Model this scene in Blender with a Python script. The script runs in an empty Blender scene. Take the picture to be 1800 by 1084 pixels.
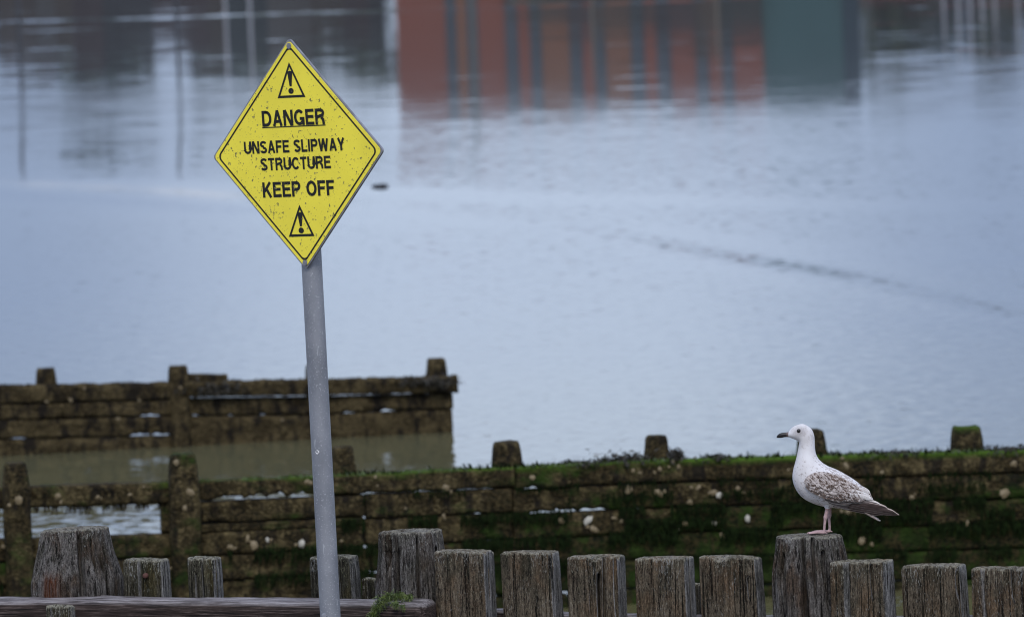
import bpy, bmesh, math, random
from mathutils import Vector, Matrix, noise
from mathutils.bvhtree import BVHTree
R = math.radians
rnd = random.Random(7)
S = bpy.context.scene
C = S.collection

# ------------------------------------------------------------------ camera, sky, sun, exposure
CAM_H = 6.42
PITCH, ROLL, LENS = 5.02, -2.2, 300.0
cam_data = bpy.data.cameras.new("camera")
cam = bpy.data.objects.new("camera", cam_data); C.objects.link(cam); S.camera = cam
cam_data.lens = LENS; cam_data.sensor_width = 36; cam_data.sensor_fit = 'HORIZONTAL'
cam_data.clip_start = 0.5; cam_data.clip_end = 5000
cam_mat = (Matrix.Translation((0, 0, CAM_H)) @ Matrix.Rotation(R(90 - PITCH), 4, 'X') @ Matrix.Rotation(R(ROLL), 4, 'Z'))
cam.matrix_world = cam_mat
cam_data.dof.use_dof = True
cam_data.dof.focus_distance = 36.7
cam_data.dof.aperture_fstop = 6.0
cam_data.dof.aperture_blades = 9
S.cycles.filter_width = 1.1

world = bpy.data.worlds.new("World"); S.world = world; world.use_nodes = True
wt = world.node_tree; wt.nodes.clear()
sky = wt.nodes.new('ShaderNodeTexSky'); sky.sky_type = 'NISHITA'; sky.sun_disc = False
sky.sun_elevation = R(48); sky.sun_rotation = R(178); sky.air_density = 1.0; sky.dust_density = 0.4; sky.ozone_density = 4.0
# thin overcast: the clear sky is mixed with a pale blue-grey cloud sheet
mixw = wt.nodes.new('ShaderNodeMix'); mixw.data_type = 'RGBA'; mixw.inputs[0].default_value = 0.80
mixw.inputs[7].default_value = (5.7, 6.45, 8.9, 1)
wt.links.new(sky.outputs[0], mixw.inputs[6])
# cloud brightness invented to grade the water: bright ahead, dim aside and low, banded
_tc = wt.nodes.new('ShaderNodeTexCoord'); _sx = wt.nodes.new('ShaderNodeSeparateXYZ'); wt.links.new(_tc.outputs['Generated'], _sx.inputs[0])
_ab = wt.nodes.new('ShaderNodeMath'); _ab.operation = 'ABSOLUTE'; wt.links.new(_sx.outputs[0], _ab.inputs[0])
def _ramp(src, stops):
    r = wt.nodes.new('ShaderNodeValToRGB'); wt.links.new(src, r.inputs[0]); r.color_ramp.interpolation = 'EASE'; e = r.color_ramp.elements
    while len(e) < len(stops): e.new(.5)
    for i, (p, c) in enumerate(stops): e[i].position = p; e[i].color = (c, c, c, 1)
    return r.outputs[0]
def _wm(op, a, b):
    m = wt.nodes.new('ShaderNodeMath'); m.operation = op
    for i, v in enumerate((a, b)):
        if isinstance(v, (int, float)): m.inputs[i].default_value = v
        else: wt.links.new(v, m.inputs[i])
    return m.outputs[0]
_lat = _ramp(_ab.outputs[0], [(0, 1), (.012, 1), (.062, .44), (.2, .56), (.5, .95), (1, .95)])
_ele = _ramp(_sx.outputs[2], [(0, .60), (.055, .66), (.088, 1), (.125, .97), (.2, .92), (1, 1)])
_vm = wt.nodes.new('ShaderNodeVectorMath'); _vm.operation = 'MULTIPLY'; wt.links.new(_tc.outputs['Generated'], _vm.inputs[0]); _vm.inputs[1].default_value = (22, 22, 110)
_nz = wt.nodes.new('ShaderNodeTexNoise'); wt.links.new(_vm.outputs[0], _nz.inputs['Vector']); _nz.inputs['Scale'].default_value = 1; _nz.inputs['Detail'].default_value = 4
_cl = _wm('ADD', _wm('MULTIPLY', _nz.outputs['Fac'], .36), .82)
_f = _wm('MULTIPLY', _wm('MULTIPLY', _lat, _ele), _cl)
_cm = wt.nodes.new('ShaderNodeMix'); _cm.data_type = 'RGBA'; wt.links.new(_f, _cm.inputs[0]); _cm.inputs[6].default_value = (.5, 1.0, 3.0, 1); _cm.inputs[7].default_value = (6.2, 7.1, 9.1, 1)
wt.links.new(_cm.outputs[2], mixw.inputs[7])
bg = wt.nodes.new('ShaderNodeBackground'); bg.inputs[1].default_value = 0.10
wo = wt.nodes.new('ShaderNodeOutputWorld')
wt.links.new(mixw.outputs[2], bg.inputs[0]); wt.links.new(bg.outputs[0], wo.inputs[0])

sun_d = bpy.data.lights.new("sun", 'SUN'); sun_d.energy = 1.5; sun_d.angle = R(18); sun_d.color = (1, .96, .9)
sun = bpy.data.objects.new("sun", sun_d); C.objects.link(sun)
SUN_AZ, SUN_EL = R(178), R(48)      # azimuth clockwise from +Y (away from camera): behind us, through thin cloud
sdir = Vector((math.sin(SUN_AZ) * math.cos(SUN_EL), math.cos(SUN_AZ) * math.cos(SUN_EL), math.sin(SUN_EL)))
sun.rotation_euler = sdir.to_track_quat('Z', 'Y').to_euler()
S.view_settings.view_transform = 'Standard'; S.view_settings.look = 'None'
S.view_settings.exposure = 0.45; S.view_settings.gamma = 1.0

# ------------------------------------------------------------------ helpers
PXM = LENS / 36 * 1800          # photo pixels per metre at 1 m
CR = cam_mat.to_3x3()
CO = cam_mat.translation.copy()
def ray(px, py):
    return (CR @ Vector(((px - 900) / PXM, -(py - 542) / PXM, -1))).normalized()
def at(px, py, Y):              # point of the photo pixel at depth Y
    d = ray(px, py); return CO + d * (Y / d.y)
def on_plane(px, py, o, n):
    d = ray(px, py); return CO + d * ((o - CO).dot(n) / d.dot(n))
def on_water(px, py):
    d = ray(px, py); return CO + d * (-CO.z / d.z)

def mesh_obj(name, verts, faces, mat=None, parent=None, smooth=False, loc=None):
    me = bpy.data.meshes.new(name); me.from_pydata([tuple(v) for v in verts], [], faces); me.update()
    return link(name, me, mat, parent, smooth, loc)
def link(name, me, mat=None, parent=None, smooth=False, loc=None):
    o = bpy.data.objects.new(name, me); C.objects.link(o)
    if mat is not None:
        for m in (mat if isinstance(mat, (list, tuple)) else [mat]): me.materials.append(m)
    if parent is not None: o.parent = parent
    if loc is not None: o.location = loc
    if smooth: me.polygons.foreach_set('use_smooth', [True] * len(me.polygons))
    return o
def tag(o, label=None, cat=None, group=None, kind=None):
    if label: o['label'] = label
    if cat: o['category'] = cat
    if group: o['group'] = group
    if kind: o['kind'] = kind
    return o
def thing(name, label, cat, loc=(0, 0, 0), rotz=0, group=None):
    o = bpy.data.objects.new(name, None); C.objects.link(o); o.location = loc; o.rotation_euler = (0, 0, rotz)
    o.empty_display_size = .1
    return tag(o, label, cat, group)
def fattr(o, name, vals):
    a = o.data.attributes.new(name, 'FLOAT', 'POINT'); a.data.foreach_set('value', vals)

class MB:
    def __init__(s): s.v = []; s.f = []; s.mi = []
    def add(s, vs, fs, m=0):
        b = len(s.v); s.v += [Vector(v) for v in vs]; s.f += [tuple(i + b for i in f) for f in fs]; s.mi += [m] * len(fs)
    def box(s, c, size, m=0, rot=None):
        c = Vector(c); hx, hy, hz = size[0] / 2, size[1] / 2, size[2] / 2
        vs = [Vector((x, y, z)) for x in (-hx, hx) for y in (-hy, hy) for z in (-hz, hz)]
        if rot is not None: vs = [rot @ v for v in vs]
        s.add([c + v for v in vs], [(0, 1, 3, 2), (4, 6, 7, 5), (0, 4, 5, 1), (2, 3, 7, 6), (0, 2, 6, 4), (1, 5, 7, 3)], m)
    def tube(s, pts, rads, n=10, m=0, cap=True):
        pts = [Vector(p) for p in pts]
        if not isinstance(rads, (list, tuple)): rads = [rads] * len(pts)
        vs = []; fs = []; side = None
        for i, p in enumerate(pts):
            t = (pts[min(i + 1, len(pts) - 1)] - pts[max(i - 1, 0)]).normalized()
            if side is None:
                side = t.cross(Vector((0, 0, 1)))
                if side.length < .05: side = t.cross(Vector((1, 0, 0)))
            side = (side - t * side.dot(t)).normalized(); b = t.cross(side)
            for k in range(n):
                a = 2 * math.pi * k / n
                vs.append(p + (side * math.cos(a) + b * math.sin(a)) * rads[i])
        for i in range(len(pts) - 1):
            for k in range(n):
                k2 = (k + 1) % n
                fs.append((i * n + k, i * n + k2, (i + 1) * n + k2, (i + 1) * n + k))
        if cap:
            fs.append(tuple(range(n - 1, -1, -1))); fs.append(tuple(range((len(pts) - 1) * n, len(pts) * n)))
        s.add(vs, fs, m)
    def build(s, name, mat=None, parent=None, smooth=False, loc=None):
        o = mesh_obj(name, s.v, s.f, mat, parent, smooth, loc)
        if any(s.mi): o.data.polygons.foreach_set('material_index', s.mi)
        return o

def nz(x, y=0, z=0): return noise.noise(Vector((x, y, z)))
def lerp_list(tab, x):
    if x <= tab[0][0]: return tab[0][1]
    for (a, b), (c, d) in zip(tab, tab[1:]):
        if x <= c: return b + (d - b) * (x - a) / (c - a)
    return tab[-1][1]

# ------------------------------------------------------------------ material helpers
class NT:
    def __init__(s, name):
        s.m = bpy.data.materials.new(name); s.m.use_nodes = True; s.t = s.m.node_tree; s.t.nodes.clear()
        s.out = s.n('ShaderNodeOutputMaterial'); s.b = s.n('ShaderNodeBsdfPrincipled')
        s.l(s.b.outputs[0], s.out.inputs[0])
    def n(s, k, **kw):
        o = s.t.nodes.new(k)
        for a, b in kw.items(): setattr(o, a, b)
        return o
    def l(s, a, b): s.t.links.new(a, b)
    def setp(s, **kw):
        for k, v in kw.items():
            i = s.b.inputs[k.replace('_', ' ')]
            if hasattr(v, 'is_linked') or isinstance(v, bpy.types.NodeSocket): s.l(v, i)
            else: i.default_value = v
    def objco(s, rand=True):
        tc = s.n('ShaderNodeTexCoord'); o = tc.outputs['Object']
        if rand:
            oi = s.n('ShaderNodeObjectInfo'); mu = s.n('ShaderNodeMath', operation='MULTIPLY'); s.l(oi.outputs['Random'], mu.inputs[0]); mu.inputs[1].default_value = 37.0
            va = s.n('ShaderNodeVectorMath', operation='ADD'); s.l(o, va.inputs[0]); s.l(mu.outputs[0], va.inputs[1]); o = va.outputs[0]
        return o
    def scale(s, v, xyz):
        m = s.n('ShaderNodeVectorMath', operation='MULTIPLY'); s.l(v, m.inputs[0]); m.inputs[1].default_value = xyz; return m.outputs[0]
    def noise(s, v, scale=1.0, detail=4, rough=.55, dist=0.0):
        n = s.n('ShaderNodeTexNoise'); s.l(v, n.inputs['Vector']); n.inputs['Scale'].default_value = scale
        n.inputs['Detail'].default_value = detail; n.inputs['Roughness'].default_value = rough; n.inputs['Distortion'].default_value = dist
        return n.outputs['Fac']
    def ramp(s, f, stops, interp='LINEAR'):
        r = s.n('ShaderNodeValToRGB'); s.l(f, r.inputs[0]); r.color_ramp.interpolation = interp
        e = r.color_ramp.elements
        while len(e) < len(stops): e.new(.5)
        for i, (p, c) in enumerate(stops):
            e[i].position = p; e[i].color = (c[0], c[1], c[2], 1) if isinstance(c, (tuple, list)) else (c, c, c, 1)
        return r.outputs[0]
    def mix(s, f, a, b, mode='MIX'):
        m = s.n('ShaderNodeMix', data_type='RGBA', blend_type=mode)
        for v, i in ((f, 0), (a, 6), (b, 7)):
            if isinstance(v, bpy.types.NodeSocket): s.l(v, m.inputs[i])
            elif i == 0: m.inputs[0].default_value = v
            else: m.inputs[i].default_value = (v[0], v[1], v[2], 1)
        return m.outputs[2]
    def math(s, op, a, b=None, clamp=False):
        m = s.n('ShaderNodeMath', operation=op, use_clamp=clamp)
        for i, v in enumerate((a, b)):
            if v is None: continue
            if isinstance(v, bpy.types.NodeSocket): s.l(v, m.inputs[i])
            else: m.inputs[i].default_value = v
        return m.outputs[0]
    def map(s, v, a, b, c=0, d=1):
        m = s.n('ShaderNodeMapRange', clamp=True)
        s.l(v, m.inputs[0]); m.inputs[1].default_value = a; m.inputs[2].default_value = b; m.inputs[3].default_value = c; m.inputs[4].default_value = d
        return m.outputs[0]
    def attr(s, name): return s.n('ShaderNodeAttribute', attribute_name=name).outputs['Fac']
    def bump(s, h, strength=.5, dist=.01):
        b = s.n('ShaderNodeBump'); b.inputs['Strength'].default_value = strength; b.inputs['Distance'].default_value = dist
        s.l(h, b.inputs['Height']); s.l(b.outputs[0], s.b.inputs['Normal'])
    def xyz(s, v):
        x = s.n('ShaderNodeSeparateXYZ'); s.l(v, x.inputs[0]); return x.outputs

def simple(name, col, rough=.6, metal=0, var=.25, sc=6):
    m = NT(name); v = m.objco(); n = m.noise(v, sc, 4)
    c = m.mix(m.map(n, .3, .7), [x * (1 - var) for x in col], [min(1, x * (1 + var)) for x in col])
    m.setp(Base_Color=c, Roughness=rough, Metallic=metal); return m.m

def wood_mat(name, dark, mid, light, lichen=(.30, .29, .17), pale=.5, warm=(.10, .055, .03), side=0.0):
    """weathered upright timber: long vertical grain, splits, lichen flecks thick near the sawn top ('tz' = metres below the top)"""
    m = NT(name); v = m.objco(); tz = m.attr('tz')
    g1 = m.noise(m.scale(v, (75, 75, 3.0)), 1, 7, .68, .35)
    g2 = m.noise(m.scale(v, (185, 185, 42)), 1, 6, .82)
    patch = m.noise(m.scale(v, (9, 9, 5)), 1, 4, .6)
    gg = m.math('ADD', m.math('MULTIPLY', g1, .40), m.math('MULTIPLY', g2, .60))
    c = m.ramp(gg, [(.36, [k * .5 for k in dark]), (.44, dark), (.50, mid), (.56, [k * 1.35 for k in mid]), (.64, light)])
    wc = m.ramp(gg, [(.36, [k * .12 for k in warm]), (.45, [k * .45 for k in warm]), (.52, warm), (.62, [k * 2.1 for k in warm])])
    c = m.mix(m.map(patch, .46, .62), c, wc)
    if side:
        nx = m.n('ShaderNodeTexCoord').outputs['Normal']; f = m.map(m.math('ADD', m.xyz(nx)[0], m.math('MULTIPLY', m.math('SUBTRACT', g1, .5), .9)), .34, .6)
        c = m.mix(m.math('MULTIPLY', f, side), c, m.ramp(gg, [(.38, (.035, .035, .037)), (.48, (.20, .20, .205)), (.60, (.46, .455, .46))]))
    iso = m.noise(m.scale(v, (230, 230, 150)), 1, 4, .7)
    c = m.mix(.85, c, m.mix(m.map(iso, .36, .64), (.38, .38, .38), (1.0, 1.0, 1.0)), 'MULTIPLY')
    dk = m.map(m.noise(m.scale(v, (100, 100, 1.7)), 1, 3, .5, .2), .575, .63)
    c = m.mix(m.math('MULTIPLY', dk, .9), c, [x * .25 for x in dark])
    # blackened film in patches below the head
    al = m.math('MULTIPLY', m.map(m.noise(m.scale(v, (17, 17, 9)), 1, 5, .65), .47, .62), m.map(tz, .05, .32, 1, .12))
    c = m.mix(m.math('MULTIPLY', al, .62), c, m.mix(m.map(g2, .4, .6), (.008, .008, .007), (.035, .036, .024)))
    # lichen: fine short dashes, gathered in drifts and close to the head
    top = m.map(tz, 0.0, .11, 1, 0); drift = m.noise(m.scale(v, (11, 11, 6)), 1, 3)
    fl = m.noise(m.scale(v, (260, 260, 52)), 1, 4, .7)
    fl = m.math('ADD', fl, m.math('MULTIPLY', top, .07)); fl = m.math('ADD', fl, m.math('MULTIPLY', m.math('SUBTRACT', drift, .5), .22))
    fl = m.map(fl, .615, .69)
    c = m.mix(m.math('MULTIPLY', fl, pale + .3), c, m.mix(m.map(drift, .4, .6), lichen, (.33, .33, .32)))
    # pale sawn edge
    e = m.math('MULTIPLY', m.map(tz, .004, .012, 1, 0), m.map(m.noise(v, 60, 4, .7), .42, .58))
    c = m.mix(m.math('MULTIPLY', e, pale), c, (.38, .36, .29))
    m.setp(Base_Color=c, Roughness=.9)
    rr = m.attr('rust'); c = m.mix(m.math('MULTIPLY', rr, m.map(g1, .35, .6, .95, .5)), c, m.mix(m.map(g2, .4, .6), (.035, .010, .004), (.12, .040, .016)))
    m.l(c, m.b.inputs['Base Color'])
    m.b.inputs['Specular IOR Level'].default_value = .08
    m.bump(gg, 1.0, .012)
    return m.m

GREY_D, GREY_M, GREY_L = (.020, .017, .017), (.085, .077, .075), (.24, .225, .22)
M_WOOD = wood_mat('weathered_grey_timber', (.028, .024, .022), (.145, .134, .126), (.38, .365, .35), (.36, .35, .28), .5, (.09, .066, .05))
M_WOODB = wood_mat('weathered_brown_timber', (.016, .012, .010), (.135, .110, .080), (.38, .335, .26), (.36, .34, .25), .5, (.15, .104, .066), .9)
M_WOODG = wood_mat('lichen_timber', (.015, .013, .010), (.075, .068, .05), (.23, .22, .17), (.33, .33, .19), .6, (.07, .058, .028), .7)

def rail_mat():
    m = NT('weathered_rail'); v = m.objco()
    g = m.noise(m.scale(v, (6.0, 110, 160)), 1, 7, .7, .3)
    c = m.ramp(g, [(.36, (.005, .004, .004)), (.46, (.022, .015, .013)), (.54, (.045, .031, .027)), (.64, (.12, .095, .088))])
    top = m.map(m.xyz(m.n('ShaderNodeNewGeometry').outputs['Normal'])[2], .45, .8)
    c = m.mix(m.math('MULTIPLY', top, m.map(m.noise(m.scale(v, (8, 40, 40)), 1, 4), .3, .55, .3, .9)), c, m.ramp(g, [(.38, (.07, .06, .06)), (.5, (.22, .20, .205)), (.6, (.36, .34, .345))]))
    m.setp(Base_Color=c, Roughness=.85); m.b.inputs['Specular IOR Level'].default_value = .25
    m.bump(g, .9, .008); return m.m
M_RAIL = rail_mat()

def groyne_mat(name, mud, mud2, green_bias):
    """tidal timber: mud-brown film, dark wet weed, green algae along the top edges"""
    m = NT(name); v = m.objco(); x, y, z = m.xyz(m.n('ShaderNodeTexCoord').outputs['Object'])
    n1 = m.noise(m.scale(v, (5, 5, 9)), 1, 6, .62, .4)
    n2 = m.noise(m.scale(v, (1.3, 1.3, 3.0)), 1, 4, .6)
    n3 = m.noise(m.scale(v, (14, 14, 5)), 1, 5, .6)
    n4 = m.noise(m.scale(v, (45, 45, 60)), 1, 4, .6); te0 = m.attr('bz')
    c = m.mix(m.map(n1, .36, .64), mud, mud2)
    c = m.mix(m.math('MULTIPLY', m.map(n4, .50, .66), .7), c, [k * 2.1 for k in mud2])
    c = m.mix(m.math('MULTIPLY', m.map(n3, .50, .60), .85), c, (.009, .008, .008))
    c = m.mix(m.math('MULTIPLY', m.map(te0, -.001, .02, 1, 0), .45), c, (.008, .007, .006))
    up = m.map(m.xyz(m.n('ShaderNodeNewGeometry').outputs['Normal'])[2], .3, .8)
    te = m.attr('tz')
    if green_bias is not None:
        gx = m.map(x, *green_bias)           # more weed toward the seaward end
        low = m.map(z, .1, .75, 1, 0)
        gm = m.math('ADD', n2, m.math('MULTIPLY', m.math('MULTIPLY', gx, low), .30))
        gm = m.math('ADD', gm, m.math('MULTIPLY', gx, .05))
        gr = m.map(m.math('ADD', gm, m.math('MULTIPLY', m.math('SUBTRACT', n1, .5), .5)), .55, .66)
        c = m.mix(m.math('MULTIPLY', gr, .9), c, m.mix(m.map(n1, .35, .6), (.004, .008, .003), (.021, .044, .007)))
        c = m.mix(m.math('MULTIPLY', m.map(m.noise(m.scale(v, (11, 11, 7)), 1, 5, .65), .46, .56), .8), c, m.mix(m.map(n4, .4, .6), (.006, .007, .005), (.05, .036, .017)))
        edge = m.math('MULTIPLY', m.math('MULTIPLY', m.map(te, 0, .045, 1, 0), m.attr('topplank')), m.map(m.math('ADD', m.noise(m.scale(v, (2.2, 2.2, 8)), 1, 4), m.math('MULTIPLY', m.math('SUBTRACT', gx, .4), .25)), .5, .62))
        c = m.mix(edge, c, (.045, .085, .010))
        ed0 = m.attr('topplank')
        c = m.mix(m.math('MULTIPLY', m.math('MULTIPLY', up, ed0), m.math('MULTIPLY', gx, m.map(m.math('ADD', n2, m.math('MULTIPLY', gx, .2)), .46, .58))), c, (.06, .115, .014))
    m.setp(Base_Color=c, Roughness=.9); m.b.inputs['Specular IOR Level'].default_value = .08
    m.bump(m.math('ADD', n1, m.math('MULTIPLY', n4, .6)), 1.0, .035)
    return m.m
M_G2 = groyne_mat('muddy_green_timber', (.020, .015, .007), (.084, .066, .033), (-2.6, .9))
M_G3 = groyne_mat('muddy_brown_timber', (.019, .014, .007), (.074, .057, .029), None)

def weed_mat(name, a, b):
    m = NT(name); v = m.objco(); n = m.noise(v, 30, 3)
    m.setp(Base_Color=m.mix(m.map(n, .35, .65), a, b), Roughness=.55); return m.m
M_WEED = weed_mat('bright_green_weed', (.03, .055, .009), (.12, .16, .028))
M_ALGAE = weed_mat('green_algae', (.016, .030, .005), (.052, .095, .012))
M_DGREEN = weed_mat('dark_green_weed', (.003, .005, .002), (.011, .020, .006))
for _m in (M_DGREEN,):
    _b = _m.node_tree.nodes['Principled BSDF']; _b.inputs['Roughness'].default_value = .95; _b.inputs['Specular IOR Level'].default_value = .05
M_DWEED = weed_mat('dark_wrack', (.010, .009, .007), (.035, .028, .014))
M_SHELL = simple('pale_shell', (.17, .13, .072), .6, 0, .35, 30)
M_SHELLW = simple('white_shell', (.40, .38, .33), .5, 0, .25, 30)

# ------------------------------------------------------------------ water
def water_mat():
    m = NT('calm_estuary_water')
    geo = m.n('ShaderNodeNewGeometry'); pos = geo.outputs['Position']; x, y, z = m.xyz(pos)
    # small calm ripples everywhere, cat's-paws of stronger ripple away from the building's lee
    r1 = m.noise(m.scale(pos, (1.1, 1.6, 1)), 1, 3, .6)
    r2 = m.noise(m.scale(pos, (.9, 1.8, 1)), 1, 5, .65, .3)
    r3 = m.noise(m.scale(pos, (6.0, 7.5, 1)), 1, 3, .55)
    big = m.noise(m.scale(pos, (.05, .09, 1)), 1, 3, .55)
    ratio = m.math('DIVIDE', x, y)
    left = m.map(ratio, -.004, -.02); right = m.map(ratio, .038, .044)
    far = m.map(y, 92, 104)
    side = m.math('MULTIPLY', m.math('MAXIMUM', left, right), far)
    streak = m.map(m.noise(m.scale(pos, (.24, 1.7, 1)), 1, 3, .5), .565, .68)
    amp2 = m.math('ADD', m.math('MULTIPLY', side, .016), m.math('MULTIPLY', m.math('MULTIPLY', streak, far), .05))
    amp2 = m.math('ADD', amp2, m.math('MULTIPLY', m.map(big, .42, .68), m.map(y, 90, 104, .008, .0012)))
    sy = m.math('ADD', m.math('MULTIPLY', m.math('SUBTRACT', r1, .5), .0048),
                m.math('MULTIPLY', m.math('SUBTRACT', r2, .5), amp2))
    sy = m.math('ADD', sy, m.math('MULTIPLY', m.math('SUBTRACT', r3, .5), m.ramp(m.map(y, 45, 130), [(0, .16), (.165, .24), (.19, .12), (.25, .085), (.45, .048), (.55, .012), (.63, .003)])))
    sx = m.math('MULTIPLY', m.math('SUBTRACT', m.noise(m.scale(pos, (7, 4, 1)), 1, 3), .5), m.map(y, 58, 78, .35, .01))
    cv = m.n('ShaderNodeCombineXYZ'); m.l(sx, cv.inputs[0]); m.l(sy, cv.inputs[1])
    add = m.n('ShaderNodeVectorMath', operation='ADD'); m.l(geo.outputs['Normal'], add.inputs[0]); m.l(cv.outputs[0], add.inputs[1])
    nn = m.n('ShaderNodeVectorMath', operation='NORMALIZE'); m.l(add.outputs[0], nn.inputs[0])
    m.l(nn.outputs[0], m.b.inputs['Normal'])
    # silt stirred up in the shallows between the groynes, clearer and darker in the channel
    sh = m.map(m.math('ADD', y, m.math('MULTIPLY', big, 14)), 62, 84)
    col = m.mix(m.attr('scum'), m.mix(sh, (.122, .116, .056), (.045, .052, .06)), (.42, .36, .27))
    m.setp(Base_Color=col, Roughness=m.math('MAXIMUM', m.ramp(m.map(y, 45, 130), [(0, .08), (.4, .07), (.54, .05), (.63, .036)]), m.math('MULTIPLY', m.math('MAXIMUM', m.math('MULTIPLY', left, m.map(big, .3, .6, .6, 1)), m.math('MULTIPLY', right, .75)), m.ramp(m.map(y, 80, 130), [(0, 0), (.36, .09), (.5, .075), (.62, .036), (.8, .03)]))), IOR=1.333)
    m.l(m.map(m.attr('scum'), 0, 1, .5, .12), m.b.inputs['Specular IOR Level'])
    return m.m
M_WATER = water_mat()
def build_water():
    # rows fine enough for two low wakes; everything else is ripple in the material
    def wake_y(pts, x):
        return lerp_list(pts, x)
    wA = [(-20, on_water(-200, 326).y)]
    wakes = []
    def wake(pix, amp, wid):
        w = [on_water(*p[:2]) for p in pix]; wakes.append(([(p.x, p.y) for p in w], amp, wid, [(q.x, p[2] if len(p) > 2 else 1) for p, q in zip(pix, w)]))
    wake([(-500, 300, .12), (0, 340, .12), (250, 352, .12), (440, 366, .15), (700, 374, .25), (950, 390, .3), (1050, 416, .4), (1150, 436, .65), (1250, 457, .95), (1400, 483, 1.3), (1515, 500, 1.2), (1600, 521, 1.1), (1800, 566, 1.2), (2300, 650, 1)], .013, 1.0)
    wake([(-500, 290, 1), (0, 333, 1), (250, 345, 1), (440, 358, .9), (620, 364, .5), (800, 368, .15), (1000, 372, 0), (2200, 400, 0)], .024, 1.3)
    wake([(-300, 42), (0, 36), (350, 27), (690, 16), (950, 8)], .008, .7)
    wake([(-300, 330), (200, 316), (600, 326), (900, 338), (1200, 342), (1500, 350), (1900, 352)], .008, 1.1)
    wake([(700, 352), (900, 366), (1100, 392), (1300, 412), (1520, 428), (1900, 452)], .004, 1.0)
    ys = [8 + i * 2.0 for i in range(16)]
    y = 40.0
    while y < 128: ys.append(y); y += .15
    ys += [128.5 + 3 * i for i in range(30)] + [220, 232, 244, 256, 268]
    xs = [-160, -80, -40, -20, -12] + [-8 + .2 * i for i in range(81)] + [12, 20, 40, 80, 160]
    verts = []; faces = []; scum = []; xe = on_water(470, 366).x
    for yy in ys:
        for xx in xs:
            z = 0
            if 42 < yy < 127.5 and abs(xx) < 11:
                for wi, (tab, amp, wid, ws) in enumerate(wakes):
                    cy = lerp_list(tab, xx); d = (yy - cy) / wid
                    if wi in (1, 3, 4) and -4 < d < 14: z += lerp_list(ws, xx) * amp * math.exp(-d * d if d < 0 else -(d / 5) ** 2) * (.8 + .5 * nz(xx * .5, 8.1))
                    elif abs(d) < 4: z += lerp_list(ws, xx) * amp * (math.exp(-d * d) - .5 * math.exp(-(d - 1.5) ** 2)) * (0.75 + .5 * nz(xx * .7, tab[0][1]))
            verts.append((xx, yy, z))
            cy = lerp_list(wakes[0][0], xx) + 1.2; scum.append(1.0 * math.exp(-((yy - cy) / .55) ** 2) * max(0, min(1, (xe - xx) / 1.2)) * max(.1, .6 + 1.3 * nz(xx * 1.6, 4.4)) if abs(xx) < 11 and 60 < yy < 115 else 0)
    nx = len(xs)
    for j in range(len(ys) - 1):
        for i in range(nx - 1):
            a = j * nx + i; faces.append((a, a + 1, a + nx + 1, a + nx))
    o = mesh_obj('water', verts, faces, M_WATER, None, True); fattr(o, 'scum', scum)
    tag(o, 'calm grey blue estuary water filling the view', None, None, 'structure')
    verts = []; faces = []
build_water()

def build_ground():
    mud = NT('mud'); v = mud.objco(False); n = mud.noise(v, 3, 6); 
    mud.setp(Base_Color=mud.mix(n, (.06, .05, .03), (.13, .115, .075)), Roughness=.6); mud.bump(n, .6, .05)
    xs = [-160 + 4 * i for i in range(81)]; ys = [-20 + 2 * i for i in range(41)]
    vs = []; fs = []
    for y in ys:
        for x in xs:
            z = lerp_list([(-20, 4.6), (6, 4.4), (12, 2.2), (30, 1.3), (37, 1.05), (47, -.35), (60, -1.2)], y) + .05 * nz(x * .3, y * .3)
            vs.append((x, y, z))
    n_ = len(xs)
    for j in range(len(ys) - 1):
        for i in range(n_ - 1):
            a = j * n_ + i; fs.append((a, a + 1, a + n_ + 1, a + n_))
    tag(mesh_obj('foreshore', vs, fs, mud.m, None, True), 'muddy foreshore under the palisade', None, None, 'structure')
    b = MB(); b.box((0, 372, .25), (700, 216, 2.5))
    tag(b.build('far_bank', simple('quay_concrete', (.13, .125, .12), .8)), 'far quay bank', None, None, 'structure')
build_ground()

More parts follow.
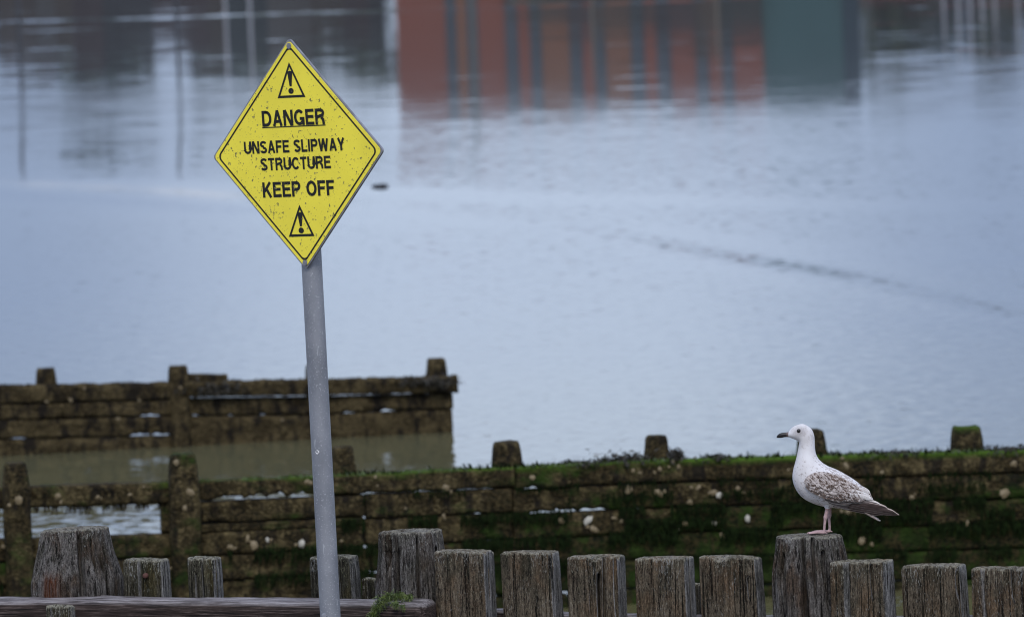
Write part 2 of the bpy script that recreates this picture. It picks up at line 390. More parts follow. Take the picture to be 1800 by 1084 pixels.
# ------------------------------------------------------------------ far bank (seen in this view only mirrored in the water)
M_BRICK = {}
def brick(col):
    m = NT('brick'); v = m.objco(False)
    bt = m.n('ShaderNodeTexBrick'); m.l(m.scale(v, (1, 1, 1)), bt.inputs['Vector'])
    mp = m.n('ShaderNodeMapping'); mp.inputs['Rotation'].default_value = (R(90), 0, 0); m.l(v, mp.inputs[0]); m.l(mp.outputs[0], bt.inputs['Vector'])
    bt.inputs['Scale'].default_value = 4.5; bt.inputs['Color1'].default_value = (*col, 1); bt.inputs['Color2'].default_value = (col[0] * .75, col[1] * .7, col[2] * .7, 1)
    bt.inputs['Mortar'].default_value = (col[0] * .8, col[1] * 1.1, col[2] * 1.2, 1); bt.inputs['Mortar Size'].default_value = .012
    m.setp(Base_Color=bt.outputs[0], Roughness=.85); return m.m
def far_bank_things():
    D = 280.0
    def hx(px, py): p = at(px, py, D); return p.x, -p.z     # mirrored pixel -> x and height on the facade
    x0, top = hx(703, 208); x1 = hx(1345, 183)[0]; x2 = hx(1516, 205)[0]
    root = thing('brick_building', 'red brick building with tall narrow windows on the far quay', 'building', ((x0 + x1) / 2, D, 1.5))
    off = Vector(root.location)
    M_b = brick((.20, .066, .040)); M_o = brick((.19, .085, .046)); M_dk = simple('dark_glass', (.02, .025, .03), .1)
    M_gl = simple('blue_grey_glazing', (.075, .095, .12), .4); M_conc = simple('slate_roof', (.05, .05, .055), .7)
    b = MB(); b.box(Vector(((x0 + x1) / 2, D + 6.2, (1.5 + top) / 2 - .1)) - off, (x1 - x0 - .02, 12, top - 1.7)); b.build('wall', M_b, root)
    # piers between tall windows
    pe = [703, 790, 828, 845, 895, 915, 935, 957, 1008, 1027, 1050, 1068, 1115, 1137, 1160, 1184, 1226, 1250, 1275, 1292, 1345]
    edges = [703] + [e for e in (789, 808, 826, 846, 893, 916, 936, 957, 1005, 1028, 1049, 1069, 1113, 1137, 1158, 1183, 1226, 1249, 1272, 1293)] + [1345]
    for i in range(0, len(edges) - 1, 1):
        a = hx(edges[i], 195)[0]; c = hx(edges[i + 1], 195)[0]
        mb = MB()
        if i % 2 == 0:
            lo = 1.5
            mb.box(Vector(((a + c) / 2, D - .1, (lo + top) / 2)) - off, (c - a, .5, top - lo)); mb.build('pier', M_o if i in (2, 8, 12) else M_b, root)
        else:
            lo = 2.2
            mb.box(Vector(((a + c) / 2, D + .1, (lo + top - .02) / 2)) - off, (c - a - .004, .1, top - lo - .06)); w = mb.build('window', M_gl, root)
            fr = MB()
            for k in range(1, 5): fr.box(Vector(((a + c) / 2, D + .03, lo + k * (top - lo) / 5)) - off, (c - a - .004, .06, .09))
            fr.build('frame', M_conc, w)
    dk = [simple('dark_boarding', c_, .7, 0, .5, .8) for c_ in ((.030, .022, .020), (.022, .024, .020), (.04, .028, .018))]
    for i in range(5, len(edges) - 1, 2):
        a = hx(edges[i], 195)[0]; c = hx(edges[min(i + 2, len(edges) - 1)], 195)[0]; h_ = lerp_list([(890, 8.7), (1100, 9.3), (1345, 9.9)], edges[i]) + .35 * math.sin(i * 2.3)
        b = MB(); b.box(Vector(((a + c) / 2, D - .2, (1.5 + h_) / 2)) - off, (c - a - .006, .9, h_ - 1.5)); b.build('boarded_bay', dk[i % 3], root)
    rf = MB(); rf.box(Vector(((x0 + x1) / 2, D + 6.4, top + .06)) - off, (x1 - x0 - .1, 11.6, .25)); rf.build('roof', M_conc, root)
    # teal clad shed
    t = thing('clad_shed', 'teal clad shed against the brick building on the far quay', 'building', ((x1 + x2) / 2, D, 1.5)); off = Vector(t.location)
    M_teal = simple('teal_cladding', (.036, .082, .084), .5, 0, .15, 1); M_tdk = simple('dark_cladding', (.015, .03, .04), .6)
    xe = hx(1487, 200)[0]
    b = MB(); b.box(Vector(((x1 + xe) / 2, D + 5, (1.5 + top) / 2)) - off, (xe - x1 - .01, 10, top - 1.5))
    for k in range(10): b.box(Vector((x1 + .15 + k * (xe - x1) / 10, D - .02, (1.5 + top) / 2)) - off, (.06, .06, top - 1.55))
    b.build('wall', M_teal, t)
    b = MB(); b.box(Vector(((xe + x2) / 2, D + 4.9, (1.5 + top + .1) / 2)) - off, (x2 - xe, 9.9, top - 1.4)); b.build('door_bay', M_tdk, t)
    b = MB(); b.box(Vector(((x1 + x2) / 2, D + 5, top + .18)) - off, (x2 - x1 - .2, 9.5, .12)); b.build('roof', M_conc, t)
    # long low red-roofed shed behind right
    # dark work boats and net stores moored in front of the quay: they hide the lower brickwork
    M_hull = simple('dark_hull', (.012, .02, .028), .35); M_cab = simple('cream_cabin', (.16, .14, .10), .5); M_gcab = simple('green_cabin', (.03, .05, .04), .5)
    def boat(pxa, pxb, Y, h, label, name='fishing_boat', mh=None, cab=None, mast=None, mcol=None):
        a = at(pxa, 30, Y).x; c = at(pxb, 30, Y).x; L = c - a
        r = thing(name, label, 'boat', ((a + c) / 2, Y, 0), 0, 'boats moored along the far quay')
        nst = 14; vs = []; fs = []
        for i in range(nst + 1):
            t_ = i / nst; xx = -L / 2 + L * t_
            bw = 1.4 * (1 - max(0, (t_ - .55) / .45) ** 2.2) + .02; sh = h * (.75 + .25 * t_ * t_)
            for (yy, zz) in ((-bw, sh), (-bw * .85, .1), (0, -.5), (bw * .85, .1), (bw, sh), (bw * .9, sh - .25), (-bw * .9, sh - .25)): vs.append((xx, yy, zz))
        for i in range(nst):
            for k in range(7): fs.append((i * 7 + k, i * 7 + (k + 1) % 7, (i + 1) * 7 + (k + 1) % 7, (i + 1) * 7 + k))
        fs += [tuple(range(6, -1, -1)), tuple(range(nst * 7, nst * 7 + 7))]
        mesh_obj('hull', vs, fs, mh or M_hull, r)
        if cab:
            b = MB(); ch = cab; b.box((-L * .22, 0, h * .6 + ch / 2), (L * .3, 1.8, ch)); b.box((-L * .22, 0, h * .6 + ch + .06), (L * .34, 2.0, .1)); cb = b.build('cabin', M_cab if rnd.random() < .5 else M_gcab, r)
            w = MB()
            for k in range(3): w.box((-L * .22 + (k - 1) * L * .09, -.91, h * .6 + ch * .68), (L * .06, .03, ch * .3))
            w.build('window', M_dk, cb)
        if mast:
            b = MB(); b.tube([(L * .06, 0, h * .5), (L * .06 + .03, 0, mast)], [.05, .03], 8); b.build('mast', mcol or M_cab, r)
            b = MB(); b.tube([(L * .06, 0, h + .8), (-L * .4, 0, h + .9)], .05, 8); b.build('boom', mcol or M_cab, r)
            b = MB()
            for e in (-L * .48, L * .48): b.tube([(L * .06 + .02, 0, mast - .1), (e, 0, h)], .008, 5)
            b.build('rigging', M_conc, r)
        return r
    M_white = simple('white_mast', (.42, .42, .45), .5); M_steel = simple('dark_mast', (.03, .028, .03), .5)
    boat(640, 980, 268, 2.2, 'dark hulled fishing boat moored before the brick building', cab=2.4, mast=12.0)
    boat(860, 1180, 262, 2.6, 'long dark fishing boat with tall wheelhouse moored off the quay', cab=3.6, mast=9.6)
    boat(1080, 1400, 270, 2.4, 'dark trawler moored beside the teal shed', cab=3.4, mast=9.9)
    boat(300, 470, 240, 1.2, 'white masted yacht moored left of the brick building', 'yacht', M_white, .6, 8.1, M_white)
    boat(360, 500, 244, 1.2, 'white masted yacht moored left of the brick building', 'yacht', M_white, .6, 8.9, M_white)
    for i, px in enumerate((1655, 1680, 1702, 1722, 1745, 1785)):
        boat(px - 70, px + 60, 246 + 2 * i, 1.1, 'small white yacht moored right of the teal shed', 'yacht', M_white, .6, 7.9 + .5 * (i % 3), M_white)
    for (pa, pya, Y, lab) in ((44, 298, 190, 'dark wooden mooring pile in the channel left of the yachts'), (321, 284, 190, 'dark wooden mooring pile in the channel left of the yachts')):
        p = at(pa, pya, Y); h = -p.z
        r = thing('mooring_pile', lab, 'pile', (p.x, Y, -1), 0, 'mooring piles in the channel')
        b = MB(); b.tube([(0, 0, 0), (0, 0, h * .6), (0, 0, h + 1)], [.07, .05, .035], 10); b.build('pile', M_steel, r)
    # a long low shed with a red roof and the terrace behind it
    r = thing('long_shed', 'long low shed with a red roof right of the teal shed', 'building', (at(1620, 10, 300).x, 300, 1.5))
    b = MB(); b.box((0, 0, 2.7), (14, 8, 5.5)); b.build('wall', simple('grey_render', (.12, .115, .12), .8), r)
    b = MB(); b.add([(-7.2, -4.4, 5.5), (7.2, -4.4, 5.5), (7.2, 0, 7.3), (-7.2, 0, 7.3), (7.2, 4.4, 5.5), (-7.2, 4.4, 5.5)], [(0, 1, 2, 3), (3, 2, 4, 5), (0, 3, 5), (1, 4, 2)]); b.build('roof', simple('red_tile', (.20, .045, .04), .7), r)
    xa, xb = at(-420, 10, 290).x, at(672, 10, 290).x
    r = thing('quay_warehouse', 'long dark boarded warehouse left of the brick building on the far quay', 'building', ((xa + xb) / 2, 290, 1.5)); wd = xb - xa
    cols = [(.020, .020, .022), (.035, .026, .02), (.016, .022, .024), (.045, .042, .04), (.03, .02, .02)]
    mats = [simple('dark_boarding', c_, .7, 0, .3, 1) for c_ in cols]; rg = random.Random(12); xx = -wd / 2; ii = 0
    b = MB(); b.box((0, 5, 4.1), (wd, 9, 8.2)); b.build('wall', mats[0], r)
    while xx < wd / 2 - .3:
        w_ = min(rg.uniform(.5, 1.5), wd / 2 - xx); h_ = rg.uniform(8.0, 9.3); b = MB(); b.box((xx + w_ / 2, .4, h_ / 2), (w_ - .01, .4, h_)); b.build('boarded_bay', mats[rg.randrange(5)], r); xx += w_
    b = MB(); b.box((0, 5, 8.35), (wd - .1, 8.9, .28)); b.build('roof', mats[2], r)
far_bank_things()

M_BARK = simple('bark', (.05, .04, .03), .9)
def leaf_mat(col):
    m = NT('leaves'); v = m.objco(False); n = m.noise(v, 1.2, 3)
    m.setp(Base_Color=m.mix(m.map(n, .3, .7), [k * .6 for k in col], [k * 1.3 for k in col]), Roughness=.6); return m.m
LEAF = [leaf_mat((.035, .055, .022)), leaf_mat((.05, .06, .03)), leaf_mat((.03, .045, .03))]
def tree(x, y, h, w, seed, label, mat):
    rg = random.Random(seed)
    t = thing('broadleaf_tree', label, 'tree', (x, y, 1.5), 0, 'trees along the far bank')
    b = MB(); b.tube([(0, 0, 0), (.1, 0, h * .3), (0, .1, h * .75)], [.28, .2, .06], 8)
    cl = []
    for i in range(26):
        a = rg.uniform(0, 6.28); zz = h * rg.uniform(.18, .96); rr = w * .5 * math.sin(math.pi * min(1, zz / h * .9 + .08)) ** .7 * rg.uniform(.25, 1)
        p = Vector((math.cos(a) * rr, math.sin(a) * rr, zz)); cl.append(p)
        if i % 3 == 0: b.tube([(0, 0, zz * .6), tuple(p * .6 + Vector((0, 0, zz * .3))), tuple(p)], [.08, .05, .02], 5)
    b.build('trunk', M_BARK, t)
    vs = []; fs = []
    for p in cl:
        cr = w * rg.uniform(.12, .22)
        for k in range(70):
            d = Vector((rg.gauss(0, 1), rg.gauss(0, 1), rg.gauss(0, .75))).normalized() * cr * rg.uniform(.4, 1.05)
            c = p + d; u = Vector((rg.gauss(0, 1), rg.gauss(0, 1), rg.gauss(0, 1))).normalized(); v = u.cross(d.normalized() if d.length else Vector((0, 0, 1)))
            if v.length < .01: continue
            v.normalize(); s_ = rg.uniform(.16, .32); bi = len(vs)
            vs += [c - u * s_, c + v * s_ * .5, c + u * s_, c - v * s_ * .5]; fs.append((bi, bi + 1, bi + 2, bi + 3))
    mesh_obj('crown', vs, fs, mat, t)
rt = random.Random(3)
tnames = ['dark broad tree', 'tall thin tree', 'low bushy tree', 'rounded green tree', 'ragged tree']
for i, px in enumerate((-260, -170, -95, -20, 60, 125, 190, 260, 330, 395, 460, 530, 600, 665)):
    X = at(px, 40, 300 + 6 * (i % 3)).x
    tree(X, 300 + 6 * (i % 3), rt.uniform(9.2, 12.2), rt.uniform(4.2, 5.6), 50 + i, 'leafy tree on the far bank left of the brick building', LEAF[i % 3])
for i, px in enumerate((1535, 1590, 1640, 1700, 1760, 1820, 1900, 2000)):
    X = at(px, 40, 310 + 5 * (i % 2)).x
    tree(X, 310 + 5 * (i % 2), rt.uniform(10.0, 12.6), rt.uniform(4.0, 5.2), 90 + i, 'leafy tree on the far bank right of the teal shed', LEAF[i % 3])

# ------------------------------------------------------------------ near palisade
YAW = R(20)
F0 = at(1422, 934, 36.7)
FE = Vector((math.cos(YAW), -math.sin(YAW), 0)); FN = Vector((-math.sin(YAW), -math.cos(YAW), 0))   # along / towards camera
def fence_at(px, py, off=0): return on_plane(px, py, F0 + FN * off, FN)
GROUND = .9
pal = thing('timber_palisade', 'near row of weathered grey timber posts with a rail along the bottom of the view', 'palisade', (F0.x, F0.y, GROUND), -YAW)
PINV = (Matrix.Translation(pal.location) @ Matrix.Rotation(-YAW, 4, 'Z')).inverted()
def post(name, pl, pr, ytop, thick, mat, off=0, sq=5.0, prof=None, slant=0, cracks=6, seed=0, yaw=0, rough=1.0, topn=1.0, chips=0):
    """one timber: pl..pr and ytop are where its head stands; prof = [(m below top, width factor left, right)]"""
    rg = random.Random(seed)
    a = fence_at(pl, ytop, off); c = fence_at(pr, ytop, off)
    top = PINV @ ((a + c) / 2)
    vis = (at(pr, ytop, a.y) - at(pl, ytop, a.y)).length
    king = name == 'pile'
    W = vis if king else (vis - thick * math.sin(YAW)) / math.cos(YAW)
    TH = W * .92 if king else thick
    H = top.z
    zs = [0, .002, .005, .009, .02] + [.04 + .013 * i for i in range(30)] + [.5, H]
    prof = prof or [(0, 1, 1), (2, 1, 1)]
    NP = 288; cr = []
    for i in range(cracks):
        cr.append((rg.uniform(math.pi, 2 * math.pi) if i < cracks * .75 else rg.uniform(0, 6.28), rg.uniform(.022, .055), rg.uniform(.015, .06), rg.uniform(-.05, .08), rg.uniform(.12, .6), rg.uniform(-.08, .08)))
    chip = [(rg.uniform(0, 6.28), rg.uniform(.1, .35), rg.uniform(.01, .03)) for i in range(chips)]
    V = []; F = []; tz = []
    bend = rg.uniform(-.02, .02)
    def outline(th, dz):
        ct, st = math.cos(th), math.sin(th)
        r = 1 / (abs(ct) ** sq + abs(st) ** sq) ** (1 / sq)
        fl = lerp_list([(p[0], p[1]) for p in prof], dz); fr = lerp_list([(p[0], p[2]) for p in prof], dz)
        f = fl if ct < 0 else fr
        fy = (fl + fr) / 2
        rx, ry = W / 2 * r * ct * f, TH / 2 * r * st * fy
        k = 1.0
        # grain grooves and waviness
        ff = .55 if sq > 5 else 1.0
        g = ff * (.0028 * nz(ct * 9 + seed, st * 9, dz * 1.3) + .0020 * nz(ct * 34 + seed, st * 34, dz * 3.5)) + .0012 * nz(ct * 90 + seed, st * 90, dz * 14)
        g += .004 * nz(ct * 2.0 + seed * 3, st * 2.0, dz * 2.0)
        for (ca, cw, cd, z0, z1, dr) in cr:
            da = (th - ca - dr * dz * 2 - .04 * nz(dz * 9, ca * 7) + math.pi) % (2 * math.pi) - math.pi
            if abs(da) < cw * 2.5 and z0 < dz < z1:
                fz = min(1, (z1 - dz) / .12)
                g -= cd * math.exp(-(da / cw) ** 2) * fz
        g *= rough
        l = math.hypot(rx, ry) or 1
        return rx * (1 + g / l), ry * (1 + g / l)
    for zi, dz in enumerate(zs):
        ins = (1 - max(0, 1 - dz / .009)) if dz < .009 else 1
        shrink = .0 if ins >= 1 else (.006 * (1 - math.sqrt(max(0, 1 - (1 - ins) ** 2))))
        for k in range(NP):
            th = 2 * math.pi * k / NP
            x, y = outline(th, dz); l = math.hypot(x, y); q = 1 - shrink / l
            x *= q; y *= q
            tn = topn * (.004 * nz(x * 30 + seed, y * 30, 4) + .003 * nz(x * 90, y * 90, seed)) - slant * x - .05 * (y + TH / 2)
            for (ca, cw, cd) in chip:
                da = (th - ca + math.pi) % (2 * math.pi) - math.pi
                if abs(da) < cw: tn -= cd * (1 - abs(da) / cw) * (.6 + .4 * nz(th * 20, seed))
            wgt = max(0, 1 - dz / .12)
            V.append(Vector((top.x + x + bend * dz, top.y + y, H - dz + tn * wgt))); tz.append(dz)
    nzs = len(zs)
    for j in range(nzs - 1):
        for k in range(NP):
            k2 = (k + 1) % NP; F.append((j * NP + k, (j + 1) * NP + k, (j + 1) * NP + k2, j * NP + k2))
    # head: rings toward the heart, with ring ridges and the splits running in
    prev = 0; 
    for ri, fr in enumerate((.9, .75, .55, .3)):
        b = len(V)
        for k in range(NP):
            p = V[k]; x = (p.x - top.x) * fr; y = (p.y - top.y) * fr
            z = H + .004 * (1 - fr) + topn * (.004 * nz(x * 60 + seed, y * 60, 1) + .004 * nz(x * 25, y * 25, seed)) - slant * x
            z += (V[k].z - (H - slant * (p.x - top.x))) * fr
            V.append(Vector((top.x + x, top.y + y, z))); tz.append(.0)
        for k in range(NP):
            k2 = (k + 1) % NP; F.append((b + k, prev + k, prev + k2, b + k2))
        prev = b
    V.append(Vector((top.x, top.y, H + .003))); tz.append(0)
    for k in range(NP): F.append((prev + k, prev + (k + 1) % NP, len(V) - 1))
    o = mesh_obj(name, V, F, mat, pal, True)
    fattr(o, 'tz', tz)
    if yaw: pass
    return o
# tall tapered king piles
pk = post('pile', 76, 186, 926, .2, M_WOOD, off=.0, sq=3.2, prof=[(0, 1, 1), (.10, 1.14, 1.12), (.235, 1.34, 1.42), (.3, 1.36, 1.42), (2, 1.36, 1.42)], slant=-.05, cracks=10, seed=1, rough=1.7)
_q = PINV @ fence_at(101, 1040, .1); fattr(pk, 'rust', [max(0, min(1, 1.6 - abs(v.co.x - _q.x) / .035)) * max(0, min(1, (_q.z + .11 + .03 * nz(v.co.x * 60) - v.co.z) / .05)) for v in pk.data.vertices])
post('pile', 667, 775, 930, .2, M_WOOD, off=.0, sq=2.3, prof=[(0, 1, 1), (.10, 1.06, 1.07), (.26, 1.22, 1.13), (.4, 1.26, 1.14), (2, 1.26, 1.14)], slant=-.03, cracks=11, seed=2, rough=1.5)
post('pile', 1366, 1478, 938, .2, M_WOOD, off=.02, sq=2.4, prof=[(0, 1, 1), (.06, 1.05, 1.08), (.15, 1.18, 1.20), (.20, 1.20, 1.24), (2, 1.2, 1.26)], slant=0, cracks=10, seed=3, rough=1.2)
# sawn posts
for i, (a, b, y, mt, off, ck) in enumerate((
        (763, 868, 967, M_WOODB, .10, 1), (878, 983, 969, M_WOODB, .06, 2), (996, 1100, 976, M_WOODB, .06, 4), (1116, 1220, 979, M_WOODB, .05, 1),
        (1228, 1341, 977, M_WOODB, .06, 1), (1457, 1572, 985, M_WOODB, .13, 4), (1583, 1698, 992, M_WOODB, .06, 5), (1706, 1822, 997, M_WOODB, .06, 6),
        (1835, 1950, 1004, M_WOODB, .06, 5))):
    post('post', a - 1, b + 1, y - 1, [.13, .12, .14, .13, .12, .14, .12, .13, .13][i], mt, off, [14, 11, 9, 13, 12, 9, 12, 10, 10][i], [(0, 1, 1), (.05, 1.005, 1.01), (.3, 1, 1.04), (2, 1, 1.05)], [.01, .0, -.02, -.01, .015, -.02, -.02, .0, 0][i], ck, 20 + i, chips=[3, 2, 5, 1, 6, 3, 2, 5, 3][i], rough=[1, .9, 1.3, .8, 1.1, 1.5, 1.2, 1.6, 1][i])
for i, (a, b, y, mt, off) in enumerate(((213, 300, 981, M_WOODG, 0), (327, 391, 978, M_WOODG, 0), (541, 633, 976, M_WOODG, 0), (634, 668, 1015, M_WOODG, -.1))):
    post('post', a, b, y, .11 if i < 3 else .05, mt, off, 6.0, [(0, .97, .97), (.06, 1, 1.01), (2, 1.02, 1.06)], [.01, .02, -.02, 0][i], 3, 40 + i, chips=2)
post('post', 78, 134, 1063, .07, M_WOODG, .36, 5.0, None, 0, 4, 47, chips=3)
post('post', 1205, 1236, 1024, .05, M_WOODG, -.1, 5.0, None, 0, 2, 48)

def rail(name, pts, hgt, dep, off, seed, endcap=True):
    """long rough timber along the palisade; pts = photo pixels of its top front edge"""
    P_ = [PINV @ fence_at(px, py, off) for px, py in pts]
    xs0, xs1 = P_[0].x, P_[-1].x; n = int((xs1 - xs0) / .025); V = []; F = []; tz = []
    prof = []
    for k in range(28):
        th = 2 * math.pi * k / 28; ct, st = math.cos(th), math.sin(th); r = 1 / (abs(ct) ** 6 + abs(st) ** 6) ** (1 / 6)
        prof.append((dep / 2 * r * ct, hgt / 2 * r * st))
    tab = [(p.x, p.z) for p in P_]
    for i in range(n + 1):
        x = xs0 + (xs1 - xs0) * i / n; zt = lerp_list(tab, x); e = min(1, (xs1 - x) / .06); es = .75 + .25 * math.sqrt(max(0, 1 - (1 - e) ** 2))
        for k, (py, pz) in enumerate(prof):
            g = .006 * nz(x * 2.2, pz * 40 + seed, py * 40) + .003 * nz(x * 9, pz * 90, py * 90 + seed)
            V.append(Vector((x + .012 * nz(pz * 30, py * 30, seed) * (1 - e), P_[0].y + dep / 2 + (py + (g if py < 0 else -g)) * es, zt - hgt / 2 + (pz + g) * es)))
            tz.append(.2)
    for i in range(n):
        for k in range(28):
            k2 = (k + 1) % 28; F.append((i * 28 + k, i * 28 + k2, (i + 1) * 28 + k2, (i + 1) * 28 + k))
    F.append(tuple(range(27, -1, -1))); F.append(tuple(range(n * 28, n * 28 + 28)))
    o = mesh_obj(name, V, F, M_RAIL, pal, True); fattr(o, 'tz', tz); return o
rail('rail', [(-500, 1058), (-60, 1057), (170, 1054), (330, 1057), (745, 1060)], .16, .20, .30, 3)
rail('rail', [(800, 1068), (1000, 1080), (1400, 1084), (1830, 1085)], .14, .10, -.02, 9)
# bolt head and rust on the stub behind the rail
b = MB(); p = PINV @ fence_at(256, 1011, .062); b.tube([p + Vector((0, .012, 0)), p + Vector((0, -.008, 0)), p + Vector((0, -.012, 0))], [.012, .012, .007], 12)
b.build('bolt', simple('rust', (.10, .04, .03), .8), pal, True)

# green weed on the rail end
def weed_clump(name, label, loc, strands, mat, seed, spread, length, hang=0, group=None, up=.0, wid=.004):
    rg = random.Random(seed); vs = []; fs = []
    for i in range(strands):
        p = Vector((rg.gauss(0, spread[0]), rg.gauss(0, spread[1]), abs(rg.gauss(0, spread[2]))))
        d = Vector((rg.gauss(0, 1), rg.gauss(0, 1), rg.gauss(up, .7))).normalized(); w = rg.uniform(.6, 1.4) * wid; L = length * rg.uniform(.5, 1.3)
        sd = d.cross(Vector((rg.gauss(0, 1), rg.gauss(0, 1), rg.gauss(0, 1)))).normalized()
        b0 = len(vs); n = 4
        for k in range(n + 1):
            t_ = k / n; ww = w * (1 - .7 * t_)
            q = p + d * L * t_ + Vector((0, 0, -hang * t_ * t_ * L))
            q += Vector((rg.gauss(0, .1), rg.gauss(0, .1), rg.gauss(0, .1))) * L * t_
            vs += [q - sd * ww, q + sd * ww]
        for k in range(n): fs.append((b0 + 2 * k, b0 + 2 * k + 1, b0 + 2 * k + 3, b0 + 2 * k + 2))
    o = mesh_obj(name, vs, fs, mat, None, False, loc)
    return tag(o, label, 'seaweed', group)
def rail_weed():
    rg = random.Random(5); vs = []; fs = []
    base = fence_at(688, 1050, .30)
    path = [(716, 1049, .22, 6), (704, 1046, .26, 10), (692, 1046, .29, 13), (680, 1050, .31, 13), (670, 1056, .325, 12), (662, 1066, .325, 9), (656, 1078, .325, 8), (652, 1092, .325, 7), (696, 1060, .325, 7), (708, 1064, .325, 4), (722, 1046, .22, 4)]
    for (px, py, off, r) in path:
        c = fence_at(px, py, off); rr = r * .72 / 405
        for i in range(int(16 * r)):
            p = c + Vector((rg.gauss(0, rr * .6), rg.gauss(0, rr * .3), rg.gauss(0, rr * .5)))
            d = Vector((rg.gauss(-.3, 1), rg.gauss(-.4, .6), rg.gauss(-.5, .8))).normalized(); L = rg.uniform(.008, .022); w = rg.uniform(.0008, .0022)
            sd = d.cross(Vector((rg.gauss(0, 1), rg.gauss(0, 1), rg.gauss(0, 1)))).normalized(); b0 = len(vs)
            for k in range(4):
                t_ = k / 3; q = p + d * L * t_ + Vector((0, 0, -.4 * L * t_ * t_)) + Vector((rg.gauss(0, .002), 0, rg.gauss(0, .002)))
                vs += [q - sd * w * (1 - .6 * t_) - base, q + sd * w * (1 - .6 * t_) - base]
            for k in range(3): fs.append((b0 + 2 * k, b0 + 2 * k + 1, b0 + 2 * k + 3, b0 + 2 * k + 2))
    tag(mesh_obj('seaweed_clump', vs, fs, M_WEED, None, False, base), 'bright green weed draped over the end of the near timber rail', 'seaweed')
rail_weed()

